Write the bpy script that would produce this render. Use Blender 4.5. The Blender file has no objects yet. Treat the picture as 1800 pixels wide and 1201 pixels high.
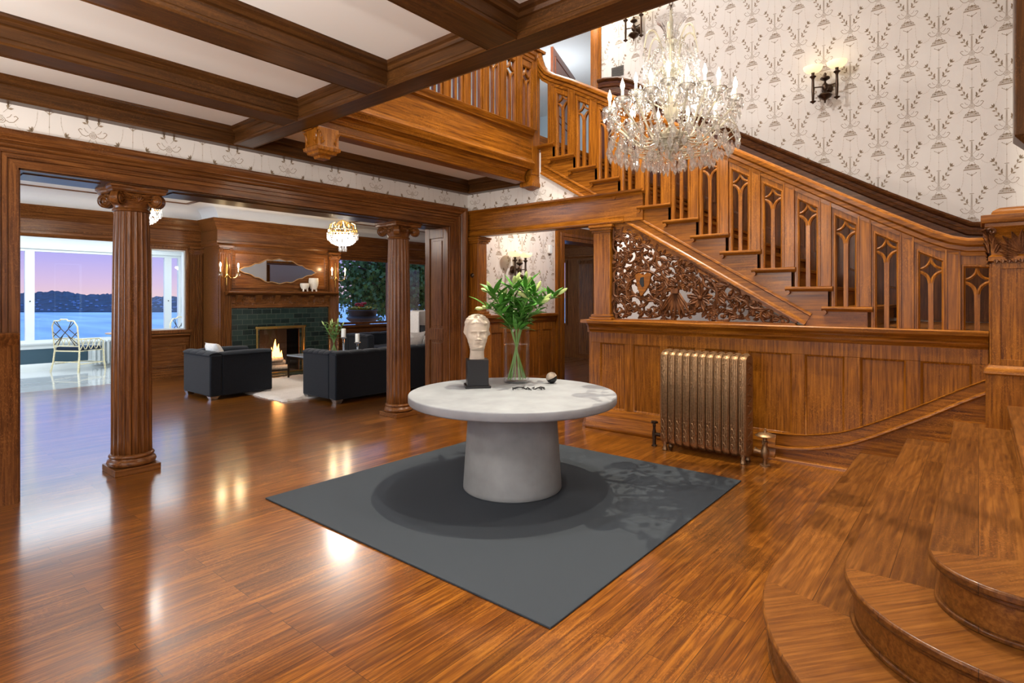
import bpy, bmesh, math, random
from math import pi, sin, cos, sqrt, radians as R, atan2
from mathutils import Vector, Matrix
SC = bpy.context.scene
COL = SC.collection

# ------------------------------------------------------------------ camera, world, exposure, large lights
FPX, TH, HY, EYE = 995.0, R(39.5), 523.0, 1.5
cam_d = bpy.data.cameras.new('camera'); cam = bpy.data.objects.new('camera', cam_d); COL.objects.link(cam)
cam_d.sensor_fit = 'HORIZONTAL'; cam_d.sensor_width = 36.0; cam_d.lens = 36.0*FPX/1800.0
cam_d.shift_y = -(600.5-HY)/1800.0
cam_d.clip_start = 0.05; cam_d.clip_end = 20000
cam.location = (0, 0, EYE); cam.rotation_euler = (pi/2, 0, TH-pi/2)
SC.camera = cam
SC.view_settings.view_transform = 'Standard'; SC.view_settings.look = 'None'
SC.view_settings.exposure = 0.0; SC.view_settings.gamma = 1.0
try: SC.view_settings.use_curve_mapping = False
except Exception: pass
SC.cycles.max_bounces = 10; SC.cycles.transmission_bounces = 8; SC.cycles.glossy_bounces = 5; SC.cycles.diffuse_bounces = 5
SC.cycles.transparent_max_bounces = 40
SC.cycles.caustics_reflective = False; SC.cycles.caustics_refractive = False
SC.cycles.sample_clamp_indirect = 4.0

def lin(r, g, b):
    f = lambda v: (v/255/12.92) if v/255 <= 0.04045 else ((v/255+0.055)/1.055)**2.4
    return (f(r), f(g), f(b), 1.0)

w = bpy.data.worlds.new('dusk_sky'); SC.world = w; w.use_nodes = True
wn = w.node_tree.nodes; wl = w.node_tree.links; wn.clear()
wo = wn.new('ShaderNodeOutputWorld'); wb = wn.new('ShaderNodeBackground'); wt = wn.new('ShaderNodeTexCoord')
ws = wn.new('ShaderNodeSeparateXYZ'); wr = wn.new('ShaderNodeValToRGB'); wm = wn.new('ShaderNodeMapRange')
wm.inputs['From Min'].default_value = -0.01; wm.inputs['From Max'].default_value = 0.30
wl.new(wt.outputs['Generated'], ws.inputs[0]); wl.new(ws.outputs['Z'], wm.inputs['Value']); wl.new(wm.outputs[0], wr.inputs[0])
wl.new(wr.outputs[0], wb.inputs[0]); wl.new(wb.outputs[0], wo.inputs[0]); wb.inputs[1].default_value = 1.0
rp = wr.color_ramp; rp.elements[0].position = 0.02; rp.elements[0].color = lin(246, 212, 216)
rp.elements[1].position = 1.0; rp.elements[1].color = (0.55, 0.95, 1.9, 1)
for p_, c_ in ((0.10, lin(226, 200, 236)), (0.20, lin(196, 186, 250)), (0.32, lin(168, 170, 254))):
    e = rp.elements.new(p_); e.color = c_

def area(name, loc, rot, sx, sy, power, col=(1, 1, 1), spread=None):
    d = bpy.data.lights.new(name, 'AREA'); d.shape = 'RECTANGLE'; d.size = sx; d.size_y = sy; d.energy = power; d.color = col
    if spread: d.spread = spread
    o = bpy.data.objects.new(name, d); o.location = loc; o.rotation_euler = rot; COL.objects.link(o); return o
def plight(name, loc, power, col, rad=0.03):
    d = bpy.data.lights.new(name, 'POINT'); d.energy = power; d.color = col; d.shadow_soft_size = rad
    o = bpy.data.objects.new(name, d); o.location = loc; COL.objects.link(o); return o
def slight(name, loc, power, col, rad=0.03, ang=2.6, tgt=None, blend=0.6):
    d = bpy.data.lights.new(name, 'SPOT'); d.energy = power; d.color = col; d.shadow_soft_size = rad; d.spot_size = ang; d.spot_blend = blend
    o = bpy.data.objects.new(name, d); o.location = loc; COL.objects.link(o)
    if tgt: o.rotation_euler = (Vector(tgt)-Vector(loc)).to_track_quat('-Z', 'Y').to_euler()
    return o
WARM = (1.0, 0.82, 0.58); NEUT = (1.0, 0.93, 0.82); COOL = (0.72, 0.84, 1.0)
# recessed lamps high in the stair hall (their housings are built with the upper ceiling)
slight('stair_hall_spot', (4.55, 2.30, 6.22), 1350, (1.0, 0.90, 0.70), 0.012, 1.30)
slight('stair_hall_spot', (3.55, 1.40, 6.22), 480, (1.0, 0.92, 0.78), 0.03, 1.35)
slight('stair_hall_spot', (5.0, -0.8, 6.22), 430, (1.0, 0.90, 0.74), 0.05, 1.9)
# area lights added in unseen front windows, standing in for daylight
area('front_window_fill', (-2.75, 1.8, 1.75), (0, R(-90), 0), 1.9, 3.0, 60, (0.98, 0.94, 0.94))
area('front_window_fill', (0.6, -3.25, 1.75), (R(90), 0, 0), 3.0, 1.9, 50, (1.0, 0.93, 0.86))
# unseen fill lights added above the view to brighten hall and coffers
plight('coffer_fill', (0.1, 2.4, 2.72), 85, (1.0, 0.95, 0.88), 0.14)
plight('coffer_fill', (-1.2, 4.2, 2.72), 80, (1.0, 0.95, 0.88), 0.14)
plight('coffer_fill', (-0.6, -0.8, 2.6), 60, (1.0, 0.95, 0.88), 0.14)
slight('ceiling_fill_spot', (-1.7, 3.1, 1.80), 330, (1.0, 0.96, 0.90), 0.08, 2.5, (-0.9, 3.1, 3.0))  # both spots added out of view to brighten the coffered ceiling
slight('ceiling_fill_spot', (-0.5, -0.9, 1.80), 230, (1.0, 0.96, 0.90), 0.08, 2.5, (-0.3, -0.3, 3.0))
# broad unseen area light added under the sunroom ceiling to brighten it
area('sunroom_fill', (2.5, 13.2, 2.88), (0, 0, 0), 5.0, 2.6, 170, (0.86, 0.94, 1.0))
# living room side window, out of frame to the left: cool evening light
area('living_room_window_daylight', (-2.9, 8.7, 1.7), (0, R(-90), 0), 1.6, 3.4, 280, (0.66, 0.82, 1.0))
# living room recessed lamps
for p_ in ((3.6, 7.2), (7.2, 7.2), (9.6, 9.4), (1.0, 8.4)):
    area('living_room_downlight', (p_[0], p_[1], 3.22), (0, 0, 0), 0.16, 0.16, 24, (1.0, 0.96, 0.92))
# upper hall lamp, beyond the balustrade
plight('upper_hall_lamp', (9.4, 6.6, 5.3), 60, (0.8, 0.9, 1.0), 0.15)
plight('upper_landing_fill', (4.4, 5.6, 5.9), 40, NEUT, 0.15)
plight('upper_landing_fill', (7.0, 4.6, 5.95), 60, NEUT, 0.15)  # unseen, added just above the view to light the open door
# unseen light added in the passage to brighten the wall behind the fretwork
plight('passage_fill', (6.75, 4.35, 2.95), 85, (1.0, 0.96, 0.90), 0.08)
plight('stair_hall_fill', (3.9, 3.0, 5.4), 240, (1.0, 0.97, 0.94), 0.12)  # unseen point light added high in the stairwell to brighten the papered walls

# ------------------------------------------------------------------ materials
def mat(name):
    m = bpy.data.materials.new(name); m.use_nodes = True
    nt = m.node_tree; b = nt.nodes['Principled BSDF']; return m, nt, b
def plain(name, col, rough=0.5, metal=0.0, coat=0.0, trans=0.0, ior=1.45, emis=None, es=0.0, noise=0.0, nscale=20, bump=0.0, spec=0.5):
    m, nt, b = mat(name)
    b.inputs['Base Color'].default_value = col; b.inputs['Roughness'].default_value = rough; b.inputs['Metallic'].default_value = metal
    b.inputs['Coat Weight'].default_value = coat; b.inputs['Transmission Weight'].default_value = trans; b.inputs['IOR'].default_value = ior
    b.inputs['Specular IOR Level'].default_value = spec
    if emis: b.inputs['Emission Color'].default_value = emis; b.inputs['Emission Strength'].default_value = es
    if noise or bump:
        n = nt.nodes.new('ShaderNodeTexNoise'); g = nt.nodes.new('ShaderNodeNewGeometry'); n.inputs['Scale'].default_value = nscale; n.inputs['Detail'].default_value = 5
        nt.links.new(g.outputs['Position'], n.inputs['Vector'])
        if noise:
            r = nt.nodes.new('ShaderNodeValToRGB'); r.color_ramp.elements[0].position = 0.3; r.color_ramp.elements[1].position = 0.7
            r.color_ramp.elements[0].color = (col[0]*(1-noise), col[1]*(1-noise), col[2]*(1-noise), 1)
            r.color_ramp.elements[1].color = (min(1, col[0]*(1+noise)), min(1, col[1]*(1+noise)), min(1, col[2]*(1+noise)), 1)
            nt.links.new(n.outputs['Fac'], r.inputs[0]); nt.links.new(r.outputs[0], b.inputs['Base Color'])
        if bump:
            bp = nt.nodes.new('ShaderNodeBump'); bp.inputs['Strength'].default_value = bump; bp.inputs['Distance'].default_value = 0.01
            nt.links.new(n.outputs['Fac'], bp.inputs['Height']); nt.links.new(bp.outputs[0], b.inputs['Normal'])
    return m
def oak(name, axis, c0, c1, c2, rough=0.32, coat=0.13, board=0.0, rot=0.0, tree=None):
    """quarter-sawn oak: long grain along `axis`, pale ray flecks across it"""
    m, nt, b = mat(name); N = nt.nodes; L = nt.links
    g = N.new('ShaderNodeNewGeometry')
    src = g.outputs['Position']
    if rot:
        mr = N.new('ShaderNodeMapping'); mr.inputs['Rotation'].default_value = (0, 0, rot); L.new(src, mr.inputs[0]); src = mr.outputs[0]
    mp = N.new('ShaderNodeMapping'); s = [58, 58, 58]; s[axis] = 2.2; mp.inputs['Scale'].default_value = s
    n1 = N.new('ShaderNodeTexNoise'); n1.inputs['Scale'].default_value = 1.0; n1.inputs['Detail'].default_value = 8; n1.inputs['Roughness'].default_value = 0.62; n1.inputs['Distortion'].default_value = 0.5
    L.new(src, mp.inputs[0]); L.new(mp.outputs[0], n1.inputs['Vector'])
    r1 = N.new('ShaderNodeValToRGB'); r1.color_ramp.elements[0].position = 0.28; r1.color_ramp.elements[0].color = c0
    r1.color_ramp.elements[1].position = 0.72; r1.color_ramp.elements[1].color = c2
    e = r1.color_ramp.elements.new(0.5); e.color = c1
    # flame-like growth bands between the fine pores
    mw = N.new('ShaderNodeMapping'); s = [1, 1, 1]; s[axis] = 0.12; mw.inputs['Scale'].default_value = s; L.new(src, mw.inputs[0])
    wv = N.new('ShaderNodeTexWave'); wv.wave_type = 'BANDS'; wv.bands_direction = 'DIAGONAL'; wv.inputs['Scale'].default_value = 11; wv.inputs['Distortion'].default_value = 11; wv.inputs['Detail'].default_value = 3; wv.inputs['Detail Scale'].default_value = 1.6
    L.new(mw.outputs[0], wv.inputs['Vector'])
    wx = N.new('ShaderNodeMath'); wx.operation = 'MULTIPLY_ADD'; wx.inputs[1].default_value = 0.13 if board else 0.06; L.new(wv.outputs['Fac'], wx.inputs[0])
    ws_ = N.new('ShaderNodeMath'); ws_.operation = 'ADD'; ws_.inputs[1].default_value = -0.065 if board else -0.03; L.new(n1.outputs['Fac'], ws_.inputs[0]); L.new(ws_.outputs[0], wx.inputs[2])
    L.new(wx.outputs[0], r1.inputs[0])
    mp2 = N.new('ShaderNodeMapping'); s = [70, 70, 70]; s[axis] = 30; mp2.inputs['Scale'].default_value = s
    n2 = N.new('ShaderNodeTexNoise'); n2.inputs['Scale'].default_value = 1.0; n2.inputs['Detail'].default_value = 2; n2.inputs['Distortion'].default_value = 2.2
    L.new(src, mp2.inputs[0]); L.new(mp2.outputs[0], n2.inputs['Vector'])
    r2 = N.new('ShaderNodeValToRGB'); r2.color_ramp.elements[0].position = 0.53; r2.color_ramp.elements[0].color = (0, 0, 0, 1)
    r2.color_ramp.elements[1].position = 0.62; r2.color_ramp.elements[1].color = (1, 1, 1, 1)
    L.new(n2.outputs['Fac'], r2.inputs[0])
    n3 = N.new('ShaderNodeTexNoise'); n3.inputs['Scale'].default_value = 1.6; n3.inputs['Detail'].default_value = 2; L.new(src, n3.inputs['Vector'])
    mm = N.new('ShaderNodeMath'); mm.operation = 'MULTIPLY'; L.new(r2.outputs[0], mm.inputs[0])
    mr3 = N.new('ShaderNodeMapRange'); mr3.inputs['From Min'].default_value = 0.42; mr3.inputs['From Max'].default_value = 0.62; mr3.inputs['To Max'].default_value = 0.42
    L.new(n3.outputs['Fac'], mr3.inputs[0]); L.new(mr3.outputs[0], mm.inputs[1])
    mx = N.new('ShaderNodeMixRGB'); L.new(mm.outputs[0], mx.inputs[0]); L.new(r1.outputs[0], mx.inputs[1])
    mx.inputs[2].default_value = (c2[0]*1.3, c2[1]*1.35, c2[2]*1.5, 1)
    out = mx.outputs[0]
    if board:   # floor strips, each with its own tone
        bt = N.new('ShaderNodeTexBrick'); bt.inputs['Scale'].default_value = 1.0; bt.inputs['Brick Width'].default_value = 1.35; bt.inputs['Row Height'].default_value = board
        bt.inputs['Mortar Size'].default_value = 0.0014; bt.inputs['Mortar Smooth'].default_value = 0.3; bt.offset = 0.37; bt.offset_frequency = 3
        bt.inputs['Color1'].default_value = (0.68, 0.65, 0.62, 1); bt.inputs['Color2'].default_value = (1.22, 1.22, 1.22, 1); bt.inputs['Mortar'].default_value = (0.22, 0.2, 0.18, 1)
        L.new(g.outputs['Position'], bt.inputs['Vector'])
        # shift the grain from strip to strip
        ad = N.new('ShaderNodeVectorMath'); ad.operation = 'MULTIPLY_ADD'; ad.inputs[1].default_value = (9, 3, 5)
        L.new(bt.outputs['Color'], ad.inputs[0]); L.new(g.outputs['Position'], ad.inputs[2])
        for q in (mp, mp2, mw): L.new(ad.outputs[0], q.inputs[0])
        ml = N.new('ShaderNodeMixRGB'); ml.blend_type = 'MULTIPLY'; ml.inputs[0].default_value = 1.0
        L.new(out, ml.inputs[1]); L.new(bt.outputs['Color'], ml.inputs[2]); out = ml.outputs[0]
    L.new(out, b.inputs['Base Color'])
    b.inputs['Roughness'].default_value = rough; b.inputs['Coat Weight'].default_value = coat; b.inputs['Coat Roughness'].default_value = 0.18; b.inputs['Specular IOR Level'].default_value = 0.18
    bp = N.new('ShaderNodeBump'); bp.inputs['Strength'].default_value = 0.06; bp.inputs['Distance'].default_value = 0.003
    if board: b.inputs['Coat Roughness'].default_value = 0.15; b.inputs['Coat IOR'].default_value = 1.62
    else: L.new(n1.outputs['Fac'], bp.inputs['Height']); L.new(bp.outputs[0], b.inputs['Normal'])
    return m
OC = (lin(74, 37, 5), lin(121, 69, 13), lin(158, 98, 28))
OX = oak('oak_grain_x', 0, *OC); OY = oak('oak_grain_y', 1, *OC); OZ = oak('oak_grain_z', 2, *OC)
DC = (lin(50, 29, 12), lin(70, 42, 18), lin(92, 58, 26))  # same oak darkened, so the beams' weak light sits in the colour
MC = (lin(46, 24, 10), lin(78, 44, 20), lin(108, 66, 32))
MY = oak('walnut_stained_grain_y', 1, *MC); MZ = oak('walnut_stained_grain_z', 2, *MC)
BC = (lin(60, 31, 11), lin(98, 57, 24), lin(130, 82, 40))
BX = oak('brown_oak_grain_x', 0, *BC); BZ = oak('brown_oak_grain_z', 2, *BC)
DX = oak('shaded_oak_grain_x', 0, *DC); DY = oak('shaded_oak_grain_y', 1, *DC); DZ = oak('shaded_oak_grain_z', 2, *DC)
SCR = oak('carved_dark_oak', 2, lin(48, 26, 12), lin(84, 48, 24), lin(118, 74, 40), rough=0.45, coat=0.0)
FLOORM = oak('oak_strip_floor', 0, lin(74, 37, 8), lin(112, 63, 16), lin(150, 94, 28), rough=0.28, coat=1.0, board=0.083)
TREADM = oak('oak_tread', 0, lin(76, 41, 13), lin(102, 60, 20), lin(128, 80, 32), rough=0.42, coat=0.12, board=0.28)
TREADY = oak('oak_tread_end', 0, lin(80, 43, 13), lin(106, 62, 20), lin(130, 82, 32), rough=0.42, coat=0.12, rot=R(38))
WHITE = plain('white_plaster', lin(238, 236, 232), 0.7)
PAPER = plain('cream_wallpaper', lin(222, 216, 209), 0.6)
PRINT2 = plain('pale_wallpaper_print', lin(188, 175, 158), 0.6)
PRINT = plain('taupe_wallpaper_print', lin(146, 127, 104), 0.6)
WTRIM = plain('white_painted_trim', lin(222, 228, 228), 0.35)
SUNFLOOR = plain('pale_sunroom_tile', lin(196, 200, 200), 0.12, coat=0.5, noise=0.12, nscale=3)
CONC = plain('concrete', lin(142, 145, 149), 0.55, noise=0.14, nscale=5)
CONCD = plain('concrete_side', lin(140, 142, 141), 0.6, noise=0.22, nscale=4, bump=0.15)
MATM = plain('charcoal_felt', lin(56, 61, 67), 0.95, noise=0.5, nscale=420, bump=0.3, spec=0.2)
BLACK = plain('black_lacquer', lin(22, 22, 24), 0.35)
IRON = plain('black_iron', lin(16, 16, 16), 0.5)
PLASTER = plain('ivory_bust', lin(198, 184, 166), 0.5, noise=0.08, nscale=14)
GOLD = plain('aged_gold_radiator', lin(156, 124, 90), 0.42, metal=0.85, noise=0.25, nscale=60)
BRASS = plain('brass', lin(206, 168, 96), 0.25, metal=1.0)
BRONZE = plain('dark_bronze', lin(70, 54, 42), 0.3, metal=0.8)
GLASS = plain('clear_glass', (1, 1, 1, 1), 0.0, trans=1.0, ior=1.45)
CRYST = plain('crystal', (1, 1, 0.98, 1), 0.02, trans=0.88, ior=1.6, coat=0.5)
_n = CRYST.node_tree.nodes; _t = _n.new('ShaderNodeBsdfTransparent'); _x = _n.new('ShaderNodeMixShader'); _x.inputs[0].default_value = 0.55
CRYST.node_tree.links.new(_t.outputs[0], _x.inputs[1]); CRYST.node_tree.links.new(_n['Principled BSDF'].outputs[0], _x.inputs[2]); CRYST.node_tree.links.new(_x.outputs[0], _n['Material Output'].inputs[0])
ARMG = plain('champagne_glass_arm', lin(240, 232, 208), 0.1, trans=0.6, ior=1.5)
BULB = plain('lit_bulb', (1, 0.9, 0.7, 1), 0.3, emis=(1.0, 0.86, 0.62, 1), es=22)
CANDLE = plain('candle_sleeve', lin(240, 236, 224), 0.5)
SHADE = plain('alabaster_shade', lin(250, 236, 200), 0.4, emis=(1.0, 0.80, 0.45, 1), es=0.95)
LEAF = plain('lily_leaf', lin(70, 128, 44), 0.42, noise=0.3, nscale=18)
STEM = plain('lily_stem', lin(120, 160, 84), 0.45)
BUD = plain('lily_bud', lin(182, 200, 128), 0.45, noise=0.15, nscale=40)
def thin(name, tint, ior, base=0.0):
    m, nt, b = mat(name); N = nt.nodes; L = nt.links
    t = N.new('ShaderNodeBsdfTransparent'); t.inputs[0].default_value = tint; g = N.new('ShaderNodeBsdfGlossy'); g.inputs['Roughness'].default_value = 0.02
    w_ = N.new('ShaderNodeLayerWeight'); w_.inputs['Blend'].default_value = 0.5; f = N.new('ShaderNodeMath'); f.operation = 'POWER'; f.inputs[1].default_value = 4.0; L.new(w_.outputs['Facing'], f.inputs[0])
    f2 = N.new('ShaderNodeMath'); f2.operation = 'MULTIPLY_ADD'; f2.inputs[1].default_value = base; f2.inputs[2].default_value = 0.03; L.new(f.outputs[0], f2.inputs[0]); f = f2; x = N.new('ShaderNodeMixShader')
    L.new(f.outputs[0], x.inputs[0]); L.new(t.outputs[0], x.inputs[1]); L.new(g.outputs[0], x.inputs[2]); L.new(x.outputs[0], N['Material Output'].inputs[0]); return m
VGLASS = thin('vase_glass', (0.985, 0.99, 0.99, 1), 1.2, 0.55); WATER = thin('water', (0.985, 0.99, 0.99, 1), 1.12, 0.25)
SOFA = plain('charcoal_velvet', lin(22, 25, 30), 0.9, noise=0.25, nscale=80, spec=0.2)
SOFA.node_tree.nodes['Principled BSDF'].inputs['Sheen Weight'].default_value = 0.12
CHROME = plain('brushed_steel', lin(190, 190, 192), 0.25, metal=1.0)
CUSH = plain('ivory_cushion', lin(222, 216, 208), 0.85, noise=0.12, nscale=60, bump=0.4)
CUSHD = plain('dark_cushion', lin(40, 38, 40), 0.85)
RUGW = plain('cream_shag', lin(220, 208, 196), 0.95, noise=0.1, nscale=90, bump=0.8)
MIRROR = plain('mirror_glass', (0.95, 0.96, 0.97, 1), 0.02, metal=1.0)
STONEW = plain('white_ceramic', lin(226, 214, 196), 0.6, noise=0.12, nscale=90, bump=0.6)
LOG = plain('pale_log', lin(206, 188, 164), 0.8, noise=0.25, nscale=30)
FLAME = plain('flame', (1, 0.4, 0.1, 1), 0.5, emis=(1.0, 0.42, 0.10, 1), es=7)
SOOT = plain('fire_brick', lin(52, 44, 38), 0.9, noise=0.3, nscale=30)
TREE = plain('maple_leaf', lin(54, 84, 30), 0.6, noise=0.5, nscale=4)
TRUNK = plain('bark', lin(58, 46, 38), 0.9)
URN = plain('dark_urn', lin(42, 38, 40), 0.6)
FLOWER = plain('red_flower', lin(170, 34, 34), 0.6); FLOWY = plain('yellow_flower', lin(190, 160, 50), 0.6)
BAMBOO = plain('painted_bamboo', lin(226, 214, 172), 0.35, noise=0.25, nscale=60)
NAVY = plain('navy_cushion', lin(20, 38, 62), 0.8)
TEAL = plain('slate_blue_paint', lin(58, 84, 98), 0.5)
BLUEW = plain('pale_blue_paint', lin(190, 206, 214), 0.7)
DOORM = plain('reddish_mahogany', lin(140, 78, 48), 0.25, coat=0.5, noise=0.15, nscale=12)
def brickm():
    m, nt, b = mat('green_glazed_tile'); N = nt.nodes; L = nt.links
    g = N.new('ShaderNodeNewGeometry'); s = N.new('ShaderNodeSeparateXYZ'); c = N.new('ShaderNodeCombineXYZ')
    L.new(g.outputs['Position'], s.inputs[0]); L.new(s.outputs['X'], c.inputs['X']); L.new(s.outputs['Z'], c.inputs['Y'])
    t = N.new('ShaderNodeTexBrick'); t.inputs['Scale'].default_value = 1; t.inputs['Brick Width'].default_value = 0.19; t.inputs['Row Height'].default_value = 0.098
    t.inputs['Mortar Size'].default_value = 0.0035; t.inputs['Color1'].default_value = lin(18, 32, 30); t.inputs['Color2'].default_value = lin(38, 54, 48); t.inputs['Mortar'].default_value = lin(76, 82, 72)
    L.new(c.outputs[0], t.inputs['Vector']); L.new(t.outputs['Color'], b.inputs['Base Color']); b.inputs['Roughness'].default_value = 0.22
    return m
TILE = brickm()
def seam():
    m, nt, b = mat('evening_water'); N = nt.nodes; L = nt.links
    g = N.new('ShaderNodeNewGeometry'); mp = N.new('ShaderNodeMapping'); mp.inputs['Scale'].default_value = (0.02, 0.004, 1); mp.inputs['Rotation'].default_value = (0, 0, R(-35))
    n = N.new('ShaderNodeTexNoise'); n.inputs['Detail'].default_value = 8; n.inputs['Scale'].default_value = 1.0
    r = N.new('ShaderNodeValToRGB'); r.color_ramp.elements[0].position = 0.35; r.color_ramp.elements[0].color = lin(96, 160, 190)
    r.color_ramp.elements[1].position = 0.65; r.color_ramp.elements[1].color = lin(170, 214, 222)
    L.new(g.outputs['Position'], mp.inputs[0]); L.new(mp.outputs[0], n.inputs['Vector']); L.new(n.outputs['Fac'], r.inputs[0]); L.new(r.outputs[0], b.inputs['Base Color'])
    bp = N.new('ShaderNodeBump'); bp.inputs['Strength'].default_value = 0.5; bp.inputs['Distance'].default_value = 2.0
    L.new(n.outputs['Fac'], bp.inputs['Height']); L.new(bp.outputs[0], b.inputs['Normal']); b.inputs['Roughness'].default_value = 0.35
    return m
SEA = seam()
HILL = plain('wooded_shore', lin(26, 56, 80), 0.95, noise=0.5, nscale=0.06)

# ------------------------------------------------------------------ mesh helpers
class MB:
    def __init__(s): s.v = []; s.f = []; s.m = []
    def add(s, vs, fs, mi=0):
        o = len(s.v); s.v += [tuple(v) for v in vs]
        for f in fs: s.f.append([o+i for i in f]); s.m.append(mi)
        return s
    def box(s, a, b, mi=0):
        x0, y0, z0 = [min(a[i], b[i]) for i in range(3)]; x1, y1, z1 = [max(a[i], b[i]) for i in range(3)]
        return s.add([(x0, y0, z0), (x1, y0, z0), (x1, y1, z0), (x0, y1, z0), (x0, y0, z1), (x1, y0, z1), (x1, y1, z1), (x0, y1, z1)],
                     [(0, 3, 2, 1), (4, 5, 6, 7), (0, 1, 5, 4), (1, 2, 6, 5), (2, 3, 7, 6), (3, 0, 4, 7)], mi)
    def prism(s, poly, fn, a0, a1, mi=0):
        n = len(poly); vs = [fn(p, a0) for p in poly]+[fn(p, a1) for p in poly]
        return s.add(vs, [list(range(n))[::-1], list(range(n, 2*n))]+[(i, (i+1) % n, n+(i+1) % n, n+i) for i in range(n)], mi)
    def lathe(s, prof, c=(0, 0, 0), n=24, mi=0, sx=1, sy=1, mod=None, ax=None):
        vs = []
        for j, (r, z) in enumerate(prof):
            for i in range(n):
                a = 2*pi*i/n; rr = r*(mod(a, z) if mod else 1)
                p = Vector((rr*cos(a)*sx, rr*sin(a)*sy, z))
                if ax: p = ax @ p
                vs.append(Vector(c)+p)
        fs = []
        for j in range(len(prof)-1):
            for i in range(n): fs.append((j*n+i, j*n+(i+1) % n, (j+1)*n+(i+1) % n, (j+1)*n+i))
        fs.append(list(range(n))[::-1]); fs.append([(len(prof)-1)*n+i for i in range(n)])
        return s.add(vs, fs, mi)
    def tube(s, pts, r, n=8, mi=0, closed=False, flat=None):
        P = [Vector(p) for p in pts]; k = len(P)
        if isinstance(r, (int, float)): r = [r]*k
        vs = []; u = None
        for i in range(k):
            t = (P[(i+1) % k]-P[i-1]) if closed else (P[min(i+1, k-1)]-P[max(i-1, 0)])
            if t.length < 1e-9: t = Vector((0, 0, 1))
            t.normalize()
            if u is None:
                u = t.cross(Vector((0, 0, 1)))
                if u.length < 0.05: u = t.cross(Vector((1, 0, 0)))
            else: u = u-t*u.dot(t)
            if u.length < 1e-6: u = t.orthogonal()
            u.normalize(); w_ = t.cross(u)
            for j in range(n):
                a = 2*pi*j/n; d = u*cos(a)*r[i]+w_*sin(a)*r[i]
                if flat: d = Vector((d.x*flat[0], d.y*flat[1], d.z*flat[2]))
                vs.append(P[i]+d)
        fs = []
        for i in range(k if closed else k-1):
            a = i*n; b = ((i+1) % k)*n
            for j in range(n): fs.append((a+j, a+(j+1) % n, b+(j+1) % n, b+j))
        if not closed: fs.append(list(range(n))[::-1]); fs.append([(k-1)*n+j for j in range(n)])
        return s.add(vs, fs, mi)
    def ball(s, c, r, n=12, mi=0, sz=1.0, sx=1.0, sy=1.0):
        k = max(4, n//2)
        return s.lathe([(max(1e-4, r*sin(pi*j/k)), -r*sz*cos(pi*j/k)) for j in range(k+1)], c, n, mi, sx, sy)
    def xf(s, M, i0=0):
        for i in range(i0, len(s.v)): s.v[i] = tuple(M @ Vector(s.v[i]))
        return s
    def build(s, name, mats, parent=None, smooth=True, bevel=0.0, world=True, kind=None, label=None, ang=38):
        me = bpy.data.meshes.new(name)
        off = Vector((0, 0, 0))
        if parent is not None and world:
            q = parent
            while q is not None: off += q.location; q = q.parent
        vs = [tuple(Vector(v)-off) for v in s.v]
        me.from_pydata(vs, [], s.f)
        if not isinstance(mats, (list, tuple)): mats = [mats]
        for m_ in mats: me.materials.append(m_)
        me.polygons.foreach_set('material_index', s.m)
        bm = bmesh.new(); bm.from_mesh(me); bmesh.ops.recalc_face_normals(bm, faces=bm.faces); bm.to_mesh(me); bm.free()
        if smooth:
            me.polygons.foreach_set('use_smooth', [True]*len(me.polygons)); me.set_sharp_from_angle(angle=R(ang))
        me.update()
        o = bpy.data.objects.new(name, me); COL.objects.link(o)
        if parent is not None: o.parent = parent
        if bevel:
            bv = o.modifiers.new('bevel', 'BEVEL'); bv.width = bevel; bv.segments = 2; bv.limit_method = 'ANGLE'; bv.angle_limit = R(40)
        if kind: o['kind'] = kind
        if label: o['label'] = label
        return o
def tag(o, label, cat, group=None, kind=None):
    o['label'] = label; o['category'] = cat
    if group: o['group'] = group
    if kind: o['kind'] = kind
    return o
def thing(name, label, cat, loc=(0, 0, 0), rz=0.0, group=None):
    o = bpy.data.objects.new(name, None); o.empty_display_size = 0.1; COL.objects.link(o); o.location = loc; o.rotation_euler = (0, 0, rz)
    return tag(o, label, cat, group)
def struct(name, loc=(0, 0, 0)):
    o = bpy.data.objects.new(name, None); o.empty_display_size = 0.1; COL.objects.link(o); o.location = loc; o['kind'] = 'structure'
    return o
def kids(o): return list(o.children)
def dup(o, parent=None):
    c = o.copy(); COL.objects.link(c); c.parent = parent
    for ch in kids(o): dup(ch, c)
    return c
def dupt(o, loc, rz, label, group=None):
    c = dup(o); c.location = loc; c.rotation_euler = (0, 0, rz); c['label'] = label
    if group: c['group'] = group
    return c
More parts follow.
